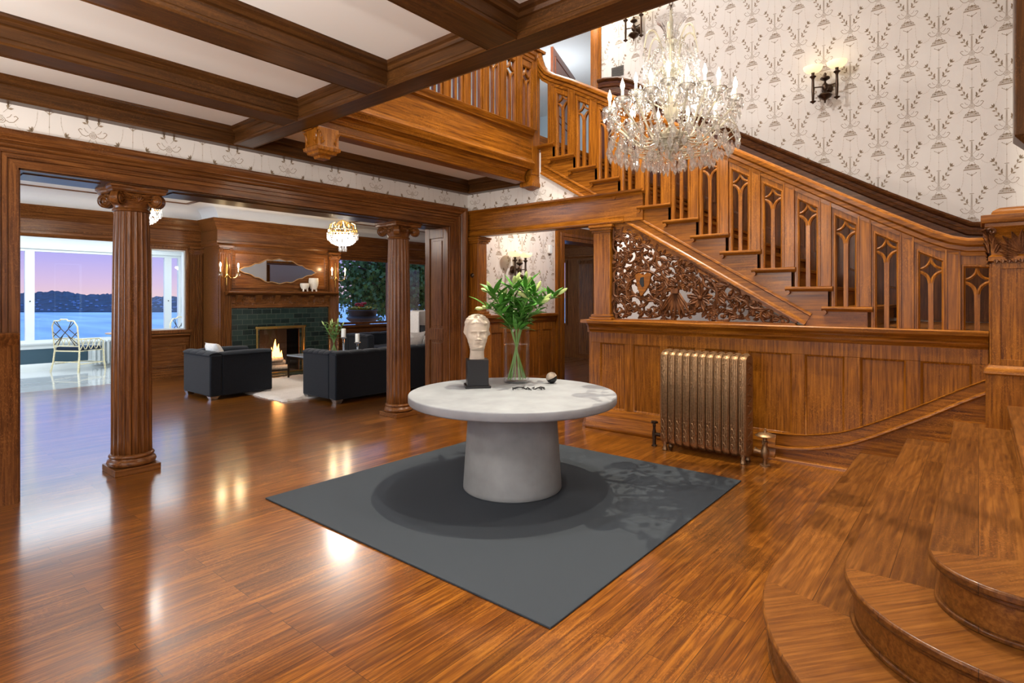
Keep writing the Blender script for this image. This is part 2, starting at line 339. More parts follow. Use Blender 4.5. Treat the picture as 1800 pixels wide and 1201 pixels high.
class Fr:
    """a wall frame: u along the wall, z up, n out of the wall towards the hall"""
    def __init__(s, kind, at): s.k = kind; s.a = at
    def p(s, u, z, n):
        if s.k == 'x': return (s.a-n, u, z)      # wall across x, faces -x
        if s.k == 'X': return (s.a+n, u, z)      # faces +x
        if s.k == 'y': return (u, s.a-n, z)      # faces -y
        return (u, s.a+n, z)                     # 'Y' faces +y
    def box(s, mb, u0, u1, z0, z1, n0, n1, mi=0): return mb.box(s.p(u0, z0, n0), s.p(u1, z1, n1), mi)
    def poly(s, mb, pts, n0, n1, mi=0): return mb.prism(pts, lambda q, n: s.p(q[0], q[1], n), n0, n1, mi)
    def mould(s, mb, prof, u0, u1, mi=0):        # prof (n,z)
        return mb.prism(prof, lambda q, u: s.p(u, q[1], q[0]), u0, u1, mi)
    def sweep(s, mb, path, prof, mi=0, closed=False):   # path (u,z); prof (n,t), t to the left of travel, mitred
        k = len(path); n = len(prof); vs = []
        P = [Vector(q) for q in path]
        for i in range(k):
            d0 = (P[i]-P[i-1]) if (i > 0 or closed) else (P[1]-P[0]); d1 = (P[(i+1) % k]-P[i]) if (i < k-1 or closed) else (P[-1]-P[-2])
            d0 = d0.normalized(); d1 = d1.normalized(); n0 = Vector((-d0.y, d0.x)); n1 = Vector((-d1.y, d1.x))
            b = (n0+n1); b = b/max(0.2, b.dot(n0)) if b.length > 1e-6 else n0
            for (nn, t) in prof: q = P[i]+b*t; vs.append(s.p(q.x, q.y, nn))
        fs = []
        ms = []
        for i in range(k if closed else k-1):
            a = i*n; c = ((i+1) % k)*n
            for j in range(n): fs.append((a+j, a+(j+1) % n, c+(j+1) % n, c+j)); ms.append(mi[i] if isinstance(mi, (list, tuple)) else mi)
        if not closed: fs.append(list(range(n))); fs.append([(k-1)*n+j for j in range(n)]); ms += [ms[0], ms[-1]]
        mb.add(vs, fs, 0); mb.m[len(mb.m)-len(fs):] = ms; return mb
def rrect(w_, d, z, n=0.0): return [(-w_, -d, z), (w_, -d, z), (w_, d, z), (-w_, d, z)]
def cushion(mb, c, a, b, t, M=None, mi=0, n=8):
    """a soft square pillow: a x b, t thick, in its own x-y plane, then turned by M and moved to c"""
    vs = []; fs = []
    for s_ in (1, -1):
        for i in range(n+1):
            for j in range(n+1):
                u = -1+2*i/n; v = -1+2*j/n
                h = ((1-u**4)*(1-v**4))**0.6*t/2
                q = 1-0.07*(abs(u)**2*(1-abs(v)**2)+abs(v)**2*(1-abs(u)**2))-0.05*(1-max(abs(u), abs(v)))
                p = Vector((u*a/2*(1-0.10*(1-v*v)*abs(u)), v*b/2*(1-0.10*(1-u*u)*abs(v)), s_*h))
                vs.append((M @ p if M else p)+Vector(c))
    m = (n+1)*(n+1)
    for s_ in (0, 1):
        for i in range(n):
            for j in range(n):
                a_ = s_*m+i*(n+1)+j; fs.append((a_, a_+1, a_+n+2, a_+n+1))
    return mb.add(vs, fs, mi)
# ------------------------------------------------------------------ the setting
XS, XW, YO, YB = 5.65, 7.6, 5.45, 5.90      # stair wall, wall behind the stairs, opening wall front and back
LRY, BRY, SUN = 11.5, 10.8, 14.9            # living room far wall, chimney breast, sunroom windows
UPF = 3.56                                   # upper floor
MB().box((-3.0, -3.5, -0.08), (13.2, 11.62, 0.0)).build('floor', FLOORM, kind='structure', smooth=False)
MB().box((-0.6, 11.62, -0.08), (5.6, 15.1, 0.0)).build('floor', SUNFLOOR, kind='structure', smooth=False)

# wallpaper print: a flat taupe print on the paper, column by column with a half drop
def motif(out, u0, z0):
    tone = [1]
    def q(*pts): out.append((tone[0], [(u0+a, z0+b) for a, b in pts]))
    def strip(pts, w_):
        for i in range(len(pts)-1):
            (a, b), (c, d) = pts[i], pts[i+1]; l = sqrt((c-a)**2+(d-b)**2) or 1; nx, nz = -(d-b)/l*w_/2, (c-a)/l*w_/2
            q((a+nx, b+nz), (c+nx, d+nz), (c-nx, d-nz), (a-nx, b-nz))
    def leaf(a, b, ang, l, w_):
        c, s_ = cos(ang), sin(ang)
        q((a, b), (a+c*l*.5-s_*w_, b+s_*l*.5+c*w_), (a+c*l, b+s_*l), (a+c*l*.5+s_*w_, b+s_*l*.5-c*w_))
    for r_ in (0.0235, 0.0125):
        strip([(r_*cos(2*pi*i/12), r_*sin(2*pi*i/12)) for i in range(13)], 0.0035)
    q((-.004, -.004), (.004, -.004), (.004, .004), (-.004, .004))
    for x_ in (-.007, -.0025, .002, .0065): q((x_, .03), (x_+.0018, .03), (x_*0.75+.0015, .185), (x_*0.75, .185))
    q((-.02, .19), (.02, .19), (.017, .195), (-.017, .195)); q((-.011, .03), (.011, .03), (.011, .033), (-.011, .033))
    for s_ in (-1, 1):
        tone[0] = 1; br = [(s_*.012, .055), (s_*.035, .085), (s_*.06, .13), (s_*.08, .185), (s_*.098, .225)]
        strip(br, 0.002)
        for i, (a, b) in enumerate(br):
            if i: leaf(a, b, pi/2-s_*0.10, .042, .0085); leaf(a, b, pi/2-s_*1.35, .038, .0085)
        leaf(s_*.098, .225, pi/2-s_*.6, .042, .008); leaf(s_*.045, .105, pi/2+s_*.3, .042, .008)
        strip([(s_*.026, .0), (s_*.045, -.012), (s_*.07, -.006), (s_*.085, .014), (s_*.095, .03), (s_*.082, .042), (s_*.07, .034)], .0045)
        strip([(s_*.03, .018), (s_*.048, .03), (s_*.058, .05)], .003)
        strip([(s_*.016, -.03), (s_*.03, -.06), (s_*.058, -.085)], .0028)
        leaf(s_*.012, -.055, -pi/2+s_*.9, .03, .006); leaf(s_*.02, -.085, s_*.0+ (0 if s_ > 0 else pi), .026, .005)
        tone[0] = 1
        strip([(s_*.03, -.152), (s_*.012, -.160), (s_*.006, -.172)], .004); leaf(s_*.028, -.15, (0.5 if s_ > 0 else pi-0.5), .016, .004)
        tone[0] = 2
        g = [(s_*.068, -.10), (s_*.070, -.17), (s_*.073, -.235), (s_*.084, -.285), (s_*.110, -.322), (s_*.145, -.335), (s_*.180, -.318), (s_*.2, -.29)]
        strip(g, .0011)
        for i in range(len(g)-1):
            for t in (0.25, 0.75):
                a = g[i][0]*(1-t)+g[i+1][0]*t; b = g[i][1]*(1-t)+g[i+1][1]*t; q((a-.003, b), (a, b-.0034), (a+.003, b), (a, b+.0034))
    tone[0] = 1
    q((-.062, -.092), (.062, -.092), (.062, -.095), (-.062, -.095)); q((-.068, -.103), (.068, -.103), (.066, -.112), (-.066, -.112))
    for i in range(5): leaf(0, -.05, -pi/2+(i-2)*.35, .034, .0035)
    for i in range(-4, 5): leaf(i*.0125, -.092, pi/2, .020, .0042); q((i*.013-.003, -.098), (i*.013, -.101), (i*.013+.003, -.098), (i*.013, -.095))
    leaf(0, -.15, -pi/2, .034, .005)
    tone[0] = 2
    strip([(0, -.185), (0, -.36)], .0018); q((-.004, -.27), (0, -.277), (.004, -.27), (0, -.263))
def wallpaper(mb, fr, u_ref, z_ref, inside, u0, u1, z0, z1, nn=0.0015):
    polys = []
    i0 = int((u0-u_ref)/0.275)-2; i1 = int((u1-u_ref)/0.275)+2
    for i in range(i0, i1+1):
        zz = z_ref+(0.27625 if i % 2 else 0)
        k0 = int((z0-zz)/0.5525)-2; k1 = int((z1-zz)/0.5525)+2
        for k in range(k0, k1+1):
            motif(polys, u_ref+i*0.275, zz+k*0.5525)
    for tn, p in polys:
        if all(inside(a, b) for a, b in p):
            mb.add([fr.p(a, b, nn) for a, b in p], [list(range(len(p)))], tn)
FX = Fr('x', XS); FW = Fr('x', XW); FO = Fr('y', YO)

# wall behind the staircase, papered
m = MB(); m.box((XW, -3.3, 0), (XW+0.15, 4.5, 6.3))
wallpaper(m, FW, -0.22, 3.218, lambda u, z: -3.28 < u < 4.5 and 2.0 < z < 6.25 and z > 1.9+0.60*max(u, -1), -3.28, 4.5, 2.0, 6.25)
# under the flight, glimpsed through the fretwork
m.build('wall_stairs', [PAPER, PRINT, PRINT2], kind='structure', smooth=False)
# opening wall: papered band over the columns, piers left and right, alcove stretch to the right
m = MB()
m.box((-3.0, YO, 0), (0.9, YB, 3.25)); m.box((0.9, YO, 2.46), (5.3, YB, 3.25)); m.box((5.3, YO, 0), (7.98, YB, 3.3)); m.box((7.98, YO, 2.55), (9.9, YB, 3.3)); m.box((9.9, YO, 0), (13.2, YB, 3.3))
wallpaper(m, FO, 0.807, 2.787, lambda u, z: (2.70 < z < 2.95 and -1 < u < 5.64) or (1.25 < z < 2.95 and 5.54 < u < 7.72), -1, 7.8, 1.2, 3.0)
m.build('wall_front', [PAPER, PRINT, PRINT2], kind='structure', smooth=False)
# return wall above the header between hall and stair passage
m = MB(); FX.poly(m, [(3.0, 2.45), (5.45, 2.45), (5.45, 3.3), (4.2, 3.3), (3.0, 2.62)], -0.12, 0.0)
wallpaper(m, FX, 5.45-0.14, 2.787, lambda u, z: 2.66 < z < 2.95 and 3.4 < u < 5.44 and z < 2.62+0.60*(u-3.3), 3.3, 5.45, 2.6, 3.0)
m.build('wall_right', [PAPER, PRINT, PRINT2], kind='structure', smooth=False)
# outer walls of the hall, with unseen front windows added for the fill lights
m = MB(); m.box((-3.0, -3.5, 0), (-2.85, 0.3, 3.3)); m.box((-3.0, 3.3, 0), (-2.85, 5.45, 3.3)); m.box((-3.0, 0.3, 0), (-2.85, 3.3, 0.8)); m.box((-3.0, 0.3, 2.7), (-2.85, 3.3, 3.3))
m.build('wall_left', PAPER, kind='structure', smooth=False)
m = MB(); m.box((-3.0, -3.5, 0), (-0.9, -3.3, 6.3)); m.box((2.1, -3.5, 0), (7.75, -3.3, 6.3)); m.box((-0.9, -3.5, 0), (2.1, -3.3, 0.8)); m.box((-0.9, -3.5, 2.7), (2.1, -3.3, 6.3))
m.build('wall_back', PAPER, kind='structure', smooth=False)
def simple_window(name, fr, u0, u1, z0, z1, muls, mt, n0=-0.1, n1=0.02, fw=0.06, glass=True, bar=0.05):
    r = struct(name)
    m = MB(); fr.sweep(m, [(u0, z0), (u0, z1), (u1, z1), (u1, z0)], [(n0, 0), (n1, 0), (n1, -fw), (n0, -fw)], closed=True); 
    m.build('window_frame', mt, r)
    for x_ in muls: mm_ = MB(); fr.box(mm_, x_-bar/2, x_+bar/2, z0, z1, n0+0.01, n1-0.005); mm_.build('mullion', mt, r, smooth=False)
    if glass: g = MB(); fr.box(g, u0, u1, z0, z1, n0+0.045, n0+0.05); g.build('pane', PANE, r, smooth=False)
    return r
def panem():
    m, nt, b = mat('window_pane'); N = nt.nodes; L = nt.links
    t = N.new('ShaderNodeBsdfTransparent'); g = N.new('ShaderNodeBsdfGlossy'); g.inputs['Roughness'].default_value = 0.01
    w_ = N.new('ShaderNodeLayerWeight'); f = N.new('ShaderNodeMath'); f.operation = 'POWER'; f.inputs[1].default_value = 5.0; L.new(w_.outputs['Facing'], f.inputs[0])
    f2 = N.new('ShaderNodeMath'); f2.operation = 'MULTIPLY_ADD'; f2.inputs[1].default_value = 0.8; f2.inputs[2].default_value = 0.03; L.new(f.outputs[0], f2.inputs[0]); f = f2; x = N.new('ShaderNodeMixShader')
    L.new(f.outputs[0], x.inputs[0]); L.new(t.outputs[0], x.inputs[1]); L.new(g.outputs[0], x.inputs[2]); L.new(x.outputs[0], N['Material Output'].inputs[0]); return m
PANE = panem()
simple_window('window_5', Fr('X', -2.85), 0.3, 3.3, 0.8, 2.7, (1.3, 2.3), OZ, glass=False)
simple_window('window_6', Fr('Y', -3.3), -0.9, 2.1, 0.8, 2.7, (0.1, 1.1), OZ, glass=False)
# ceilings
m = MB(); m.box((-3.0, -3.5, 3.08), (2.5, YO, 3.3)); m.box((2.5, 4.36, 3.08), (XS, YO, 3.3)); m.build('ceiling', WHITE, kind='structure', smooth=False)
m = MB(); m.box((2.42, -3.5, 6.3), (12.2, 9.1, 6.4)); m.build('ceiling', WHITE, kind='structure', smooth=False)
m = MB(); m.box((-3.0, YB, 3.2), (13.2, 11.62, 3.3)); m.build('ceiling', WHITE, kind='structure', smooth=False)
m = MB(); m.box((-0.6, 11.62, 2.9), (5.6, 15.1, 3.0)); m.build('ceiling', WHITE, kind='structure', smooth=False)
# upper storey
m = MB(); m.box((2.5, 4.36, 3.3), (XS, 9.0, UPF)); m.box((XS, 4.30, 3.3), (12.2, 9.0, UPF)); m.build('floor', OX, kind='structure', smooth=False)
MB().box((2.42, -3.5, 3.3), (2.56, 4.2, 6.3)).build('wall_upper', PAPER, kind='structure', smooth=False)
MB().box((2.42, 9.0, 3.3), (12.2, 9.1, 6.3)).build('wall_upper', BLUEW, kind='structure', smooth=False)
m = MB(); m.box((12.1, 4.2, 3.3), (12.2, 9.0, 6.3)); m.box((XW+.15, 4.2, 3.3), (12.1, 4.3, 6.3)); m.build('wall_upper', BLUEW, kind='structure', smooth=False)
m = MB(); m.box((2.56, 7.0, UPF), (6.6, 7.1, 4.75)); m.build('wall_upper', OX, kind='structure', smooth=False)
m = MB(); FW.sweep(m, [(4.5, UPF), (4.5, 6.3)], [(-0.17, 0.02), (0.0, 0.02), (0.02, 0.02), (0.035, 0.0), (0.03, -0.05), (0.04, -0.09), (0.04, -0.15), (-0.17, -0.15)])
m.build('trim_1', OZ, kind='structure')
d = thing('open_door', 'reddish brown panelled door standing ajar in the upper hall', 'door', (7.55, 5.38, UPF))
ang = atan2(0.48, 1.42); m = MB().box((0, -.022, 0.01), (1.45, .022, 2.04)).xf(Matrix.Rotation(ang, 4, 'Z')); m.build('door_leaf', DOORM, d, world=False, bevel=.003)
m = MB()
for (a, b) in ((.12, .9), (1.02, 1.92)):
    for yy in (-.032, .022):
        fr_ = [(0.14, a), (1.31, a), (1.31, b), (0.14, b)]
        for i in range(4):
            p0, p1 = fr_[i], fr_[(i+1) % 4]; m.box((min(p0[0], p1[0])-.012, yy, min(p0[1], p1[1])-.012), (max(p0[0], p1[0])+.012, yy+.01, max(p0[1], p1[1])+.012))
m.xf(Matrix.Rotation(ang, 4, 'Z')); m.build('panel_moulding', DOORM, d, world=False)
# recessed lamp housings of the upper ceiling
for p in ((4.55, 2.30), (3.55, 1.40), (5.0, -0.8)):
    MB().lathe([(0.05, 0), (0.085, 0), (0.085, -0.02), (0.06, -0.02), (0.05, 0)], (p[0], p[1], 6.3), 24).build('recessed_lamp', WTRIM, None) ; tag(bpy.data.objects[-1] if False else COL.objects[-1], 'white ring recessed lamp in the upper stair hall ceiling', 'lamp', 'recessed lamps of the stair hall')

# ------------------------------------------------------------------ coffer beams of the hall ceiling, shade put into their wood tone
def beam_y(y0, y1, x0, x1, name):     # a beam along x
    m = MB(); z0, z1 = 2.92, 3.08
    m.box((x0, y0, z0), (x1, y1, z1))
    for (y, s) in ((y0, -1), (y1, 1)):
        prof = [(0, z1), (s*.055, z1), (s*.05, z1-.02), (s*.028, z1-.03), (s*.018, z1-.05), (0, z1-.055)]
        m.prism(prof, lambda q, a: (a, y+q[0], q[1]), x0, x1)
        prof = [(0, z0+.04), (s*.008, z0+.036), (s*.016, z0+.02), (s*.016, z0+.006), (s*.004, z0-.004), (0, z0-.004)]
        m.prism(prof, lambda q, a: (a, y+q[0], q[1]), x0, x1)
    return m.build(name, DX, kind='structure')
n = 2
for (y0, y1) in ((4.22, 4.43), (3.09, 3.30), (1.96, 2.17), (0.83, 1.04)):
    beam_y(y0, y1, -3.0, 2.42, 'trim_%d' % n); n += 1
def wall_beam(fr, u0, u1, name, mt, dep=0.12, zb=2.91):
    m = MB(); fr.mould(m, [(0, zb), (dep-.02, zb), (dep-.008, zb+.012), (dep-.012, zb+.03), (dep-.03, zb+.035), (dep-.03, 3.02), (dep-.01, 3.03), (dep+.0, 3.055), (dep+.03, 3.08), (0, 3.08)], u0, u1)
    return m.build(name, mt, kind='structure')
wall_beam(FO, -3.0, XS, 'trim_6', DX); wall_beam(FX, 4.36, 5.33, 'trim_7', DY)
m = MB(); z0 = 2.92
m.box((2.42, -3.5, z0), (2.58, 5.33, 3.3))
for (x, s) in ((2.42, -1), (2.58, 1)):
    zt = 3.08 if s < 0 else 3.12
    m.prism([(0, zt), (s*.045, zt), (s*.04, zt-.02), (s*.02, zt-.03), (s*.012, zt-.05), (0, zt-.055)], lambda q, a: (x+q[0], a, q[1]), -3.5, 5.33)
    m.prism([(0, z0+.04), (s*.008, z0+.036), (s*.016, z0+.02), (s*.016, z0+.006), (s*.004, z0-.004), (0, z0-.004)], lambda q, a: (x+q[0], a, q[1]), -3.5, 5.33)
m.build('trim_8', DY, kind='structure')

# ------------------------------------------------------------------ entablature and casing around the wide opening
PRO = [(0, 0), (.03, 0), (.03, .055), (.022, .058), (.022, .062), (.034, .066), (.034, .092), (.026, .095), (.026, .099), (.040, .103), (.040, .128), (.030, .131), (.030, .135), (.052, .142), (.056, .15), (.052, .158), (.036, .161), (.036, .166), (.048, .176), (.06, .184), (.06, .192), (.066, .196), (.082, .216), (.094, .232), (.096, .25), (.088, .262), (0, .262)]
m = MB(); FO.sweep(m, [(0.9, 0), (0.9, 2.45), (5.3, 2.45), (5.3, 0)], PRO, mi=[1, 0, 1]); m.build('trim_9', [BX, BZ], kind='structure')
r = struct('trim_10'); m = MB()                                     # soffit with a sunk slot
m.box((0.88, YO, 2.44), (5.32, YB+0.02, 2.47)); m.build('soffit', DX, r, smooth=False)
for (a, b) in ((0.95, 1.44), (1.98, 4.38), (4.88, 5.25)):
    m = MB(); m.box((a, YO+.12, 2.432), (b, YB-.10, 2.442)); m.build('soffit_panel', DX, r, smooth=False, bevel=.003)
# LR side of the opening
m = MB(); Fr('Y', YB).sweep(m, [(0.9, 0), (0.9, 2.45), (5.3, 2.45), (5.3, 0)], PRO, mi=[1, 0, 1]); m.build('trim_11', [BX, BZ], kind='structure')
# panelled reveal on the right
r = struct('trim_12'); m = MB(); FR_ = Fr('x', 5.3)
FR_.box(m, YO, YB, 0, 2.45, 0, .012); 
for (a, b, c, d) in ((YO, YO+.09, 0, 2.45), (YB-.09, YB, 0, 2.45), (YO+.09, YB-.09, 0, .16), (YO+.09, YB-.09, .92, 1.08), (YO+.09, YB-.09, 2.3, 2.45)): FR_.box(m, a, b, c, d, .012, .03)
m.build('jamb_panelling', BZ, r, smooth=False, bevel=.004)
for i, (a, b) in enumerate(((.16, .92), (1.08, 2.3))): m = MB(); FR_.box(m, YO+.125, YB-.125, a+.035, b-.035, .012, .022); m.build('panel', BZ, r, smooth=False, bevel=.006)
r = struct('trim_13'); FL_ = Fr('X', 0.9); m = MB(); FL_.box(m, YO, YB, 0, 2.45, 0, .014); m.build('jamb_panelling', BZ, r, smooth=False)

# wainscot helpers
CAPP = [(0, 1.10), (.03, 1.10), (.036, 1.125), (.05, 1.14), (.052, 1.165), (.07, 1.185), (.095, 1.205), (.10, 1.235), (.09, 1.245), (0, 1.245)]
BASEP = [(0, 0), (.075, 0), (.08, .02), (.078, .05), (.064, .07), (.064, .15), (.056, .175), (.045, .19), (.042, .22), (.03, .24), (0, .24)]
def wainscot(name, fr, u0, u1, panels, matf, z1=1.245, base=True, cap=True, zt=.985, zb=.245, k=1.0):
    r = struct(name)
    m = MB(); fr.box(m, u0, u1, 0, zt+.11, 0, .008)
    us = [u0]+[q for p in panels for q in p]+[u1]
    m2 = MB()
    for i in range(0, len(us), 2): fr.box(m2, us[i], us[i+1], zb, zt, .0, .03)
    fr.box(m2, u0, u1, zt, zt+.125, 0, .03); fr.box(m2, u0, u1, zb-.08, zb, 0, .03)
    m.build('backing', matf, r, smooth=False); m2.build('stile_frame', matf, r, smooth=False, bevel=.003)
    for (a, b) in panels:
        p = MB(); fr.box(p, a, b, zb, zt, .008, .014); fr.sweep(p, [(a, zb), (a, zt), (b, zt), (b, zb)], [(.008, 0), (.026, 0), (.02, -.012), (.014, -.016), (.008, -.016)], closed=True)
        p.build('panel', matf, r)
    if cap: m = MB(); fr.mould(m, [(a, b+(z1-1.245)) for a, b in CAPP], u0, u1); m.build('cap_moulding', OY if fr.k in 'xX' else OX, r)
    if base: m = MB(); fr.mould(m, BASEP, u0, u1); m.build('base_moulding', OY if fr.k in 'xX' else OX, r)
    return r
# left pier
wainscot('trim_14', FO, -2.85, 0.70, [(-2.7, -2.1), (-2.0, -1.4), (-1.3, -.7), (-.6, 0.0), (.10, .60)], BZ)
# low cap across the left casing, as in the hall
m = MB(); FO.mould(m, [(0, 0), (.05, 0), (.05, 1.13), (.07, 1.17), (.09, 1.2), (.10, 1.235), (.09, 1.245), (0, 1.245)], 0.66, 0.895); m.build('trim_15', BZ, kind='structure')
# alcove wall to the right of the opening
wainscot('trim_16', FO, 5.57, 7.70, [(5.66, 5.95), (6.05, 6.36), (6.46, 6.80), (6.90, 7.28), (7.36, 7.62)], OZ)
m = MB(); FO.sweep(m, [(7.98, 0), (7.98, 2.47), (9.9, 2.47), (9.9, 0)], [(0, 0), (.03, 0), (.03, .06), (.045, .07), (.045, .12), (.035, .13), (.05, .19), (.06, .24), (0, .24)]); m.build('door_1', OZ, kind='structure')
m = MB(); m.box((8.02, YO+.14, 0.01), (8.22, YO+.19, 2.45)); m.build('pocket_door', OZ, smooth=False, bevel=.003)
tag(COL.objects[-1], 'edge of a sliding oak pocket door in the passage doorway', 'door')
m = MB(); m.box((7.98, YO, 0), (7.995, YB, 2.5)); m.box((9.885, YO, 0), (9.9, YB, 2.5)); m.box((7.98, YO, 2.49), (9.9, YB, 2.55)); m.build('trim_35', OZ, kind='structure', smooth=False)

# ------------------------------------------------------------------ header beam with posts over the passage
r = struct('trim_17'); m = MB()
FX.mould(m, [(-.2, 2.34), (.034, 2.34), (.034, 2.60), (.042, 2.62), (.05, 2.64), (.075, 2.655), (.08, 2.675), (-.2, 2.675)], 2.80, 5.45)
m.build('header_beam', OY, r)
for nm, (a, b) in (('trim_18', (5.22, 5.43)), ('trim_19', (3.20, 3.42))):
    r = struct(nm); m = MB(); FX.box(m, a, b, 1.25, 2.33, -.14, .035); m.build('post_shaft', OZ, r, bevel=.012, smooth=False)
    m = MB()
    for z_, e_ in ((2.235, .015), (2.26, .03), (2.29, .042)): FX.box(m, a-e_, b+e_, z_, z_+.03, -.15-e_, .035+e_)
    for z_, e_ in ((1.245, .035), (1.275, .02)): FX.box(m, a-e_, b+e_, z_, z_+.03, -.15-e_, .035+e_)
    m.build('post_mouldings', OY, r, bevel=.006, smooth=False)
m = MB(); m.ball(FX.p(5.33, 1.80, .035), .022, 12, sx=.4); m.lathe([(.002, 0), (.03, 0), (.03, .006), (.022, .012), (.002, .016)], (0, 0, 0), 16, ax=Matrix.Rotation(-pi/2, 3, 'Y')).v; 
m = MB(); m.lathe([(.002, 0), (.032, 0), (.034, .006), (.024, .012), (.02, .02), (.002, .024)], FX.p(5.33, 1.80, .03), 14, ax=Matrix.Rotation(-pi/2, 3, 'Y'), mod=lambda a, z: 1+.12*cos(7*a)); m.build('bell_push', BRONZE); tag(COL.objects[-1], 'small round dark metal rosette on the passage corner post', 'ornament')
# pedestal block below the corner post
m = MB(); m.box((XS-.02, 5.19, 0), (XS+.2, 5.45, 1.12)); FX.mould(m, CAPP, 5.17, 5.45); FX.mould(m, BASEP, 5.17, 5.45); Fr('X', 0).k; m.build('trim_20', OZ, kind='structure', bevel=.003)
# under-stair wainscot facing the hall
PY = [(-0.0, .36), (.46, .78), (.90, 1.21), (1.32, 1.70), (1.80, 2.12), (2.22, 2.52), (2.60, 2.92), (3.02, 3.33)]
PY[0] = (.04, .36)
r = wainscot('trim_21', FX, -0.06, 3.47, PY, OZ, cap=False, base=False)
m = MB(); m.box((XS, -0.06, 0), (XS+.15, 3.47, 1.24)); m.build('wall_core', OZ, r, smooth=False)
m = MB()
cp = [(a, b) for a, b in CAPP]
m.prism(cp, lambda q, u: (XS-q[0], u, q[1]), -0.06, 3.47)
m.prism(cp, lambda q, u: (u, 3.47+q[0], q[1]), XS-.0, XS+.15); m.box((XS-.09, 3.44, 1.205), (XS+.15, 3.56, 1.244)); m.box((XS-.03, 3.45, 1.1), (XS+.15, 3.50, 1.205))
m.build('cap_moulding', OY, r, bevel=.002)
m = MB(); m.prism(BASEP, lambda q, u: (XS-q[0], u, q[1]), 1.45, 3.50); m.prism(BASEP, lambda q, u: (u, 3.47+q[0], q[1]), XS-.06, XS+.15); m.build('base_moulding', OY, r)
m = MB(); m.box((XS-.0315, 3.4405, .2), (XS+.149, 3.4755, 1.119)); m.build('end_stile', OZ, r, smooth=False)
# curved skirting that climbs beside the lower steps
bead = [(1.52, .10), (1.35, .105), (1.20, .125), (1.06, .155), (.93, .195), (.80, .25), (.66, .325), (.50, .42), (.30, .54), (.10, .67), (-.06, .765)]
top = [(1.52, .23), (1.35, .235), (1.20, .25), (1.06, .28), (.93, .315), (.80, .37), (.66, .445), (.50, .535), (.30, .655), (.10, .78), (-.06, .87)]
m = MB(); FX.poly(m, [(1.52, 0), ]+bead+[(-.06, 0)], 0, .055); FX.poly(m, top+bead[::-1], 0, .036); m.build('curved_skirting', OY, r, smooth=False)
m = MB(); FX.sweep(m, bead, [(.05, -.004), (.07, 0), (.078, -.012), (.075, -.024), (.055, -.03), (.04, -.006)]); FX.sweep(m, top, [(.03, 0), (.04, -.002), (.042, -.01), (.03, -.014)])
FX.mould(m, [(.05, 0), (.085, 0), (.08, .02), (.06, .035), (.05, .035)], .86, 1.52); m.build('skirting_bead', OY, r)
# fluted living room pilasters etc. come with the living room
# ------------------------------------------------------------------ the staircase
RUN, RISE, NY0, NZ0 = 0.2985, 0.1785, 0.70, 1.42
st = thing('staircase', 'broad oak staircase climbing from the landing up to the balcony', 'staircase', (XS, 0.7, 1.24))
def low(y): return 1.30+0.60*(y-1.31)
# outer string: saw-toothed board with a moulded lower edge
pts = [(1.21, 1.245), (.74, 1.245)]
for k in range(12):
    pts += [(NY0+RUN*k+.03, NZ0+RISE*k-.045), (NY0+RUN*(k+1)+.03, NZ0+RISE*k-.045)]
pts = [p for p in pts if p[0] < 4.19]; pts += [(4.19, pts[-1][1]), (4.19, low(4.19))]
m = MB(); FX.poly(m, pts, -.05, .005); m.build('stringer', OY, st, smooth=False)
SP_ = [(.004, 0), (.016, 0), (.022, -.010), (.022, -.022), (.012, -.03), (.012, -.085), (.022, -.095), (.028, -.11), (.028, -.122), (.004, -.125)]
SP_ = [(a, b+.125) for a, b in SP_]
m = MB(); FX.sweep(m, [(1.22, low(1.22)), (3.025, 2.33), (3.19, 2.33)], SP_); FX.sweep(m, [(3.40, low(3.40)), (4.19, low(4.19))], SP_)
m.build('string_moulding', OY, st)
m = MB(); FX.sweep(m, [(3.03, 2.326), (5.45, 2.326)], [(.03, 0), (.044, 0), (.052, .012), (.052, .03), (.042, .045), (.042, .075), (.03, .08)]); m.build('header_bead', OY, st)
m = MB(); FX.poly(m, [(4.19, low(4.19)), (4.19, low(4.19)+.04), (1.3, low(1.3)+.04), (1.23, low(1.23))], -.55, -.05)
m.v = [(XW if abs(v[0]-(XS+.55)) < 1e-6 else v[0], v[1], v[2]) for v in m.v]; m.build('soffit', OX, st, smooth=False)
for k in range(12):
    y = NY0+RUN*k; z = NZ0+RISE*k
    m = MB(); m.box((XS-.008, y, z-.032), (XW, y+RUN+.03, z)); m.box((XS-.0, y+.028, z-.045), (XW, y+.05, z-.032)); m.build('tread', OX, st, smooth=False, bevel=.004)
    m = MB(); m.box((XS+.0, y+.03, z-RISE), (XW, y+.045, z-.03)); m.build('riser', OX, st, smooth=False)
    m = MB()   # return nosing with scrolled end
    m.prism([(.005, z-.045), (.03, z-.045), (.036, z-.036), (.05, z-.03), (.056, z-.016), (.05, z-.002), (.0, z)], lambda q, u: FX.p(u, q[1], q[0]), y-.012, y+RUN+.075)
    m.tube([FX.p(y+RUN+.055, z-.052, .006), FX.p(y+RUN+.055, z-.052, .046)], .02, 10)
    m.build('return_nosing', OY, st, ang=50)
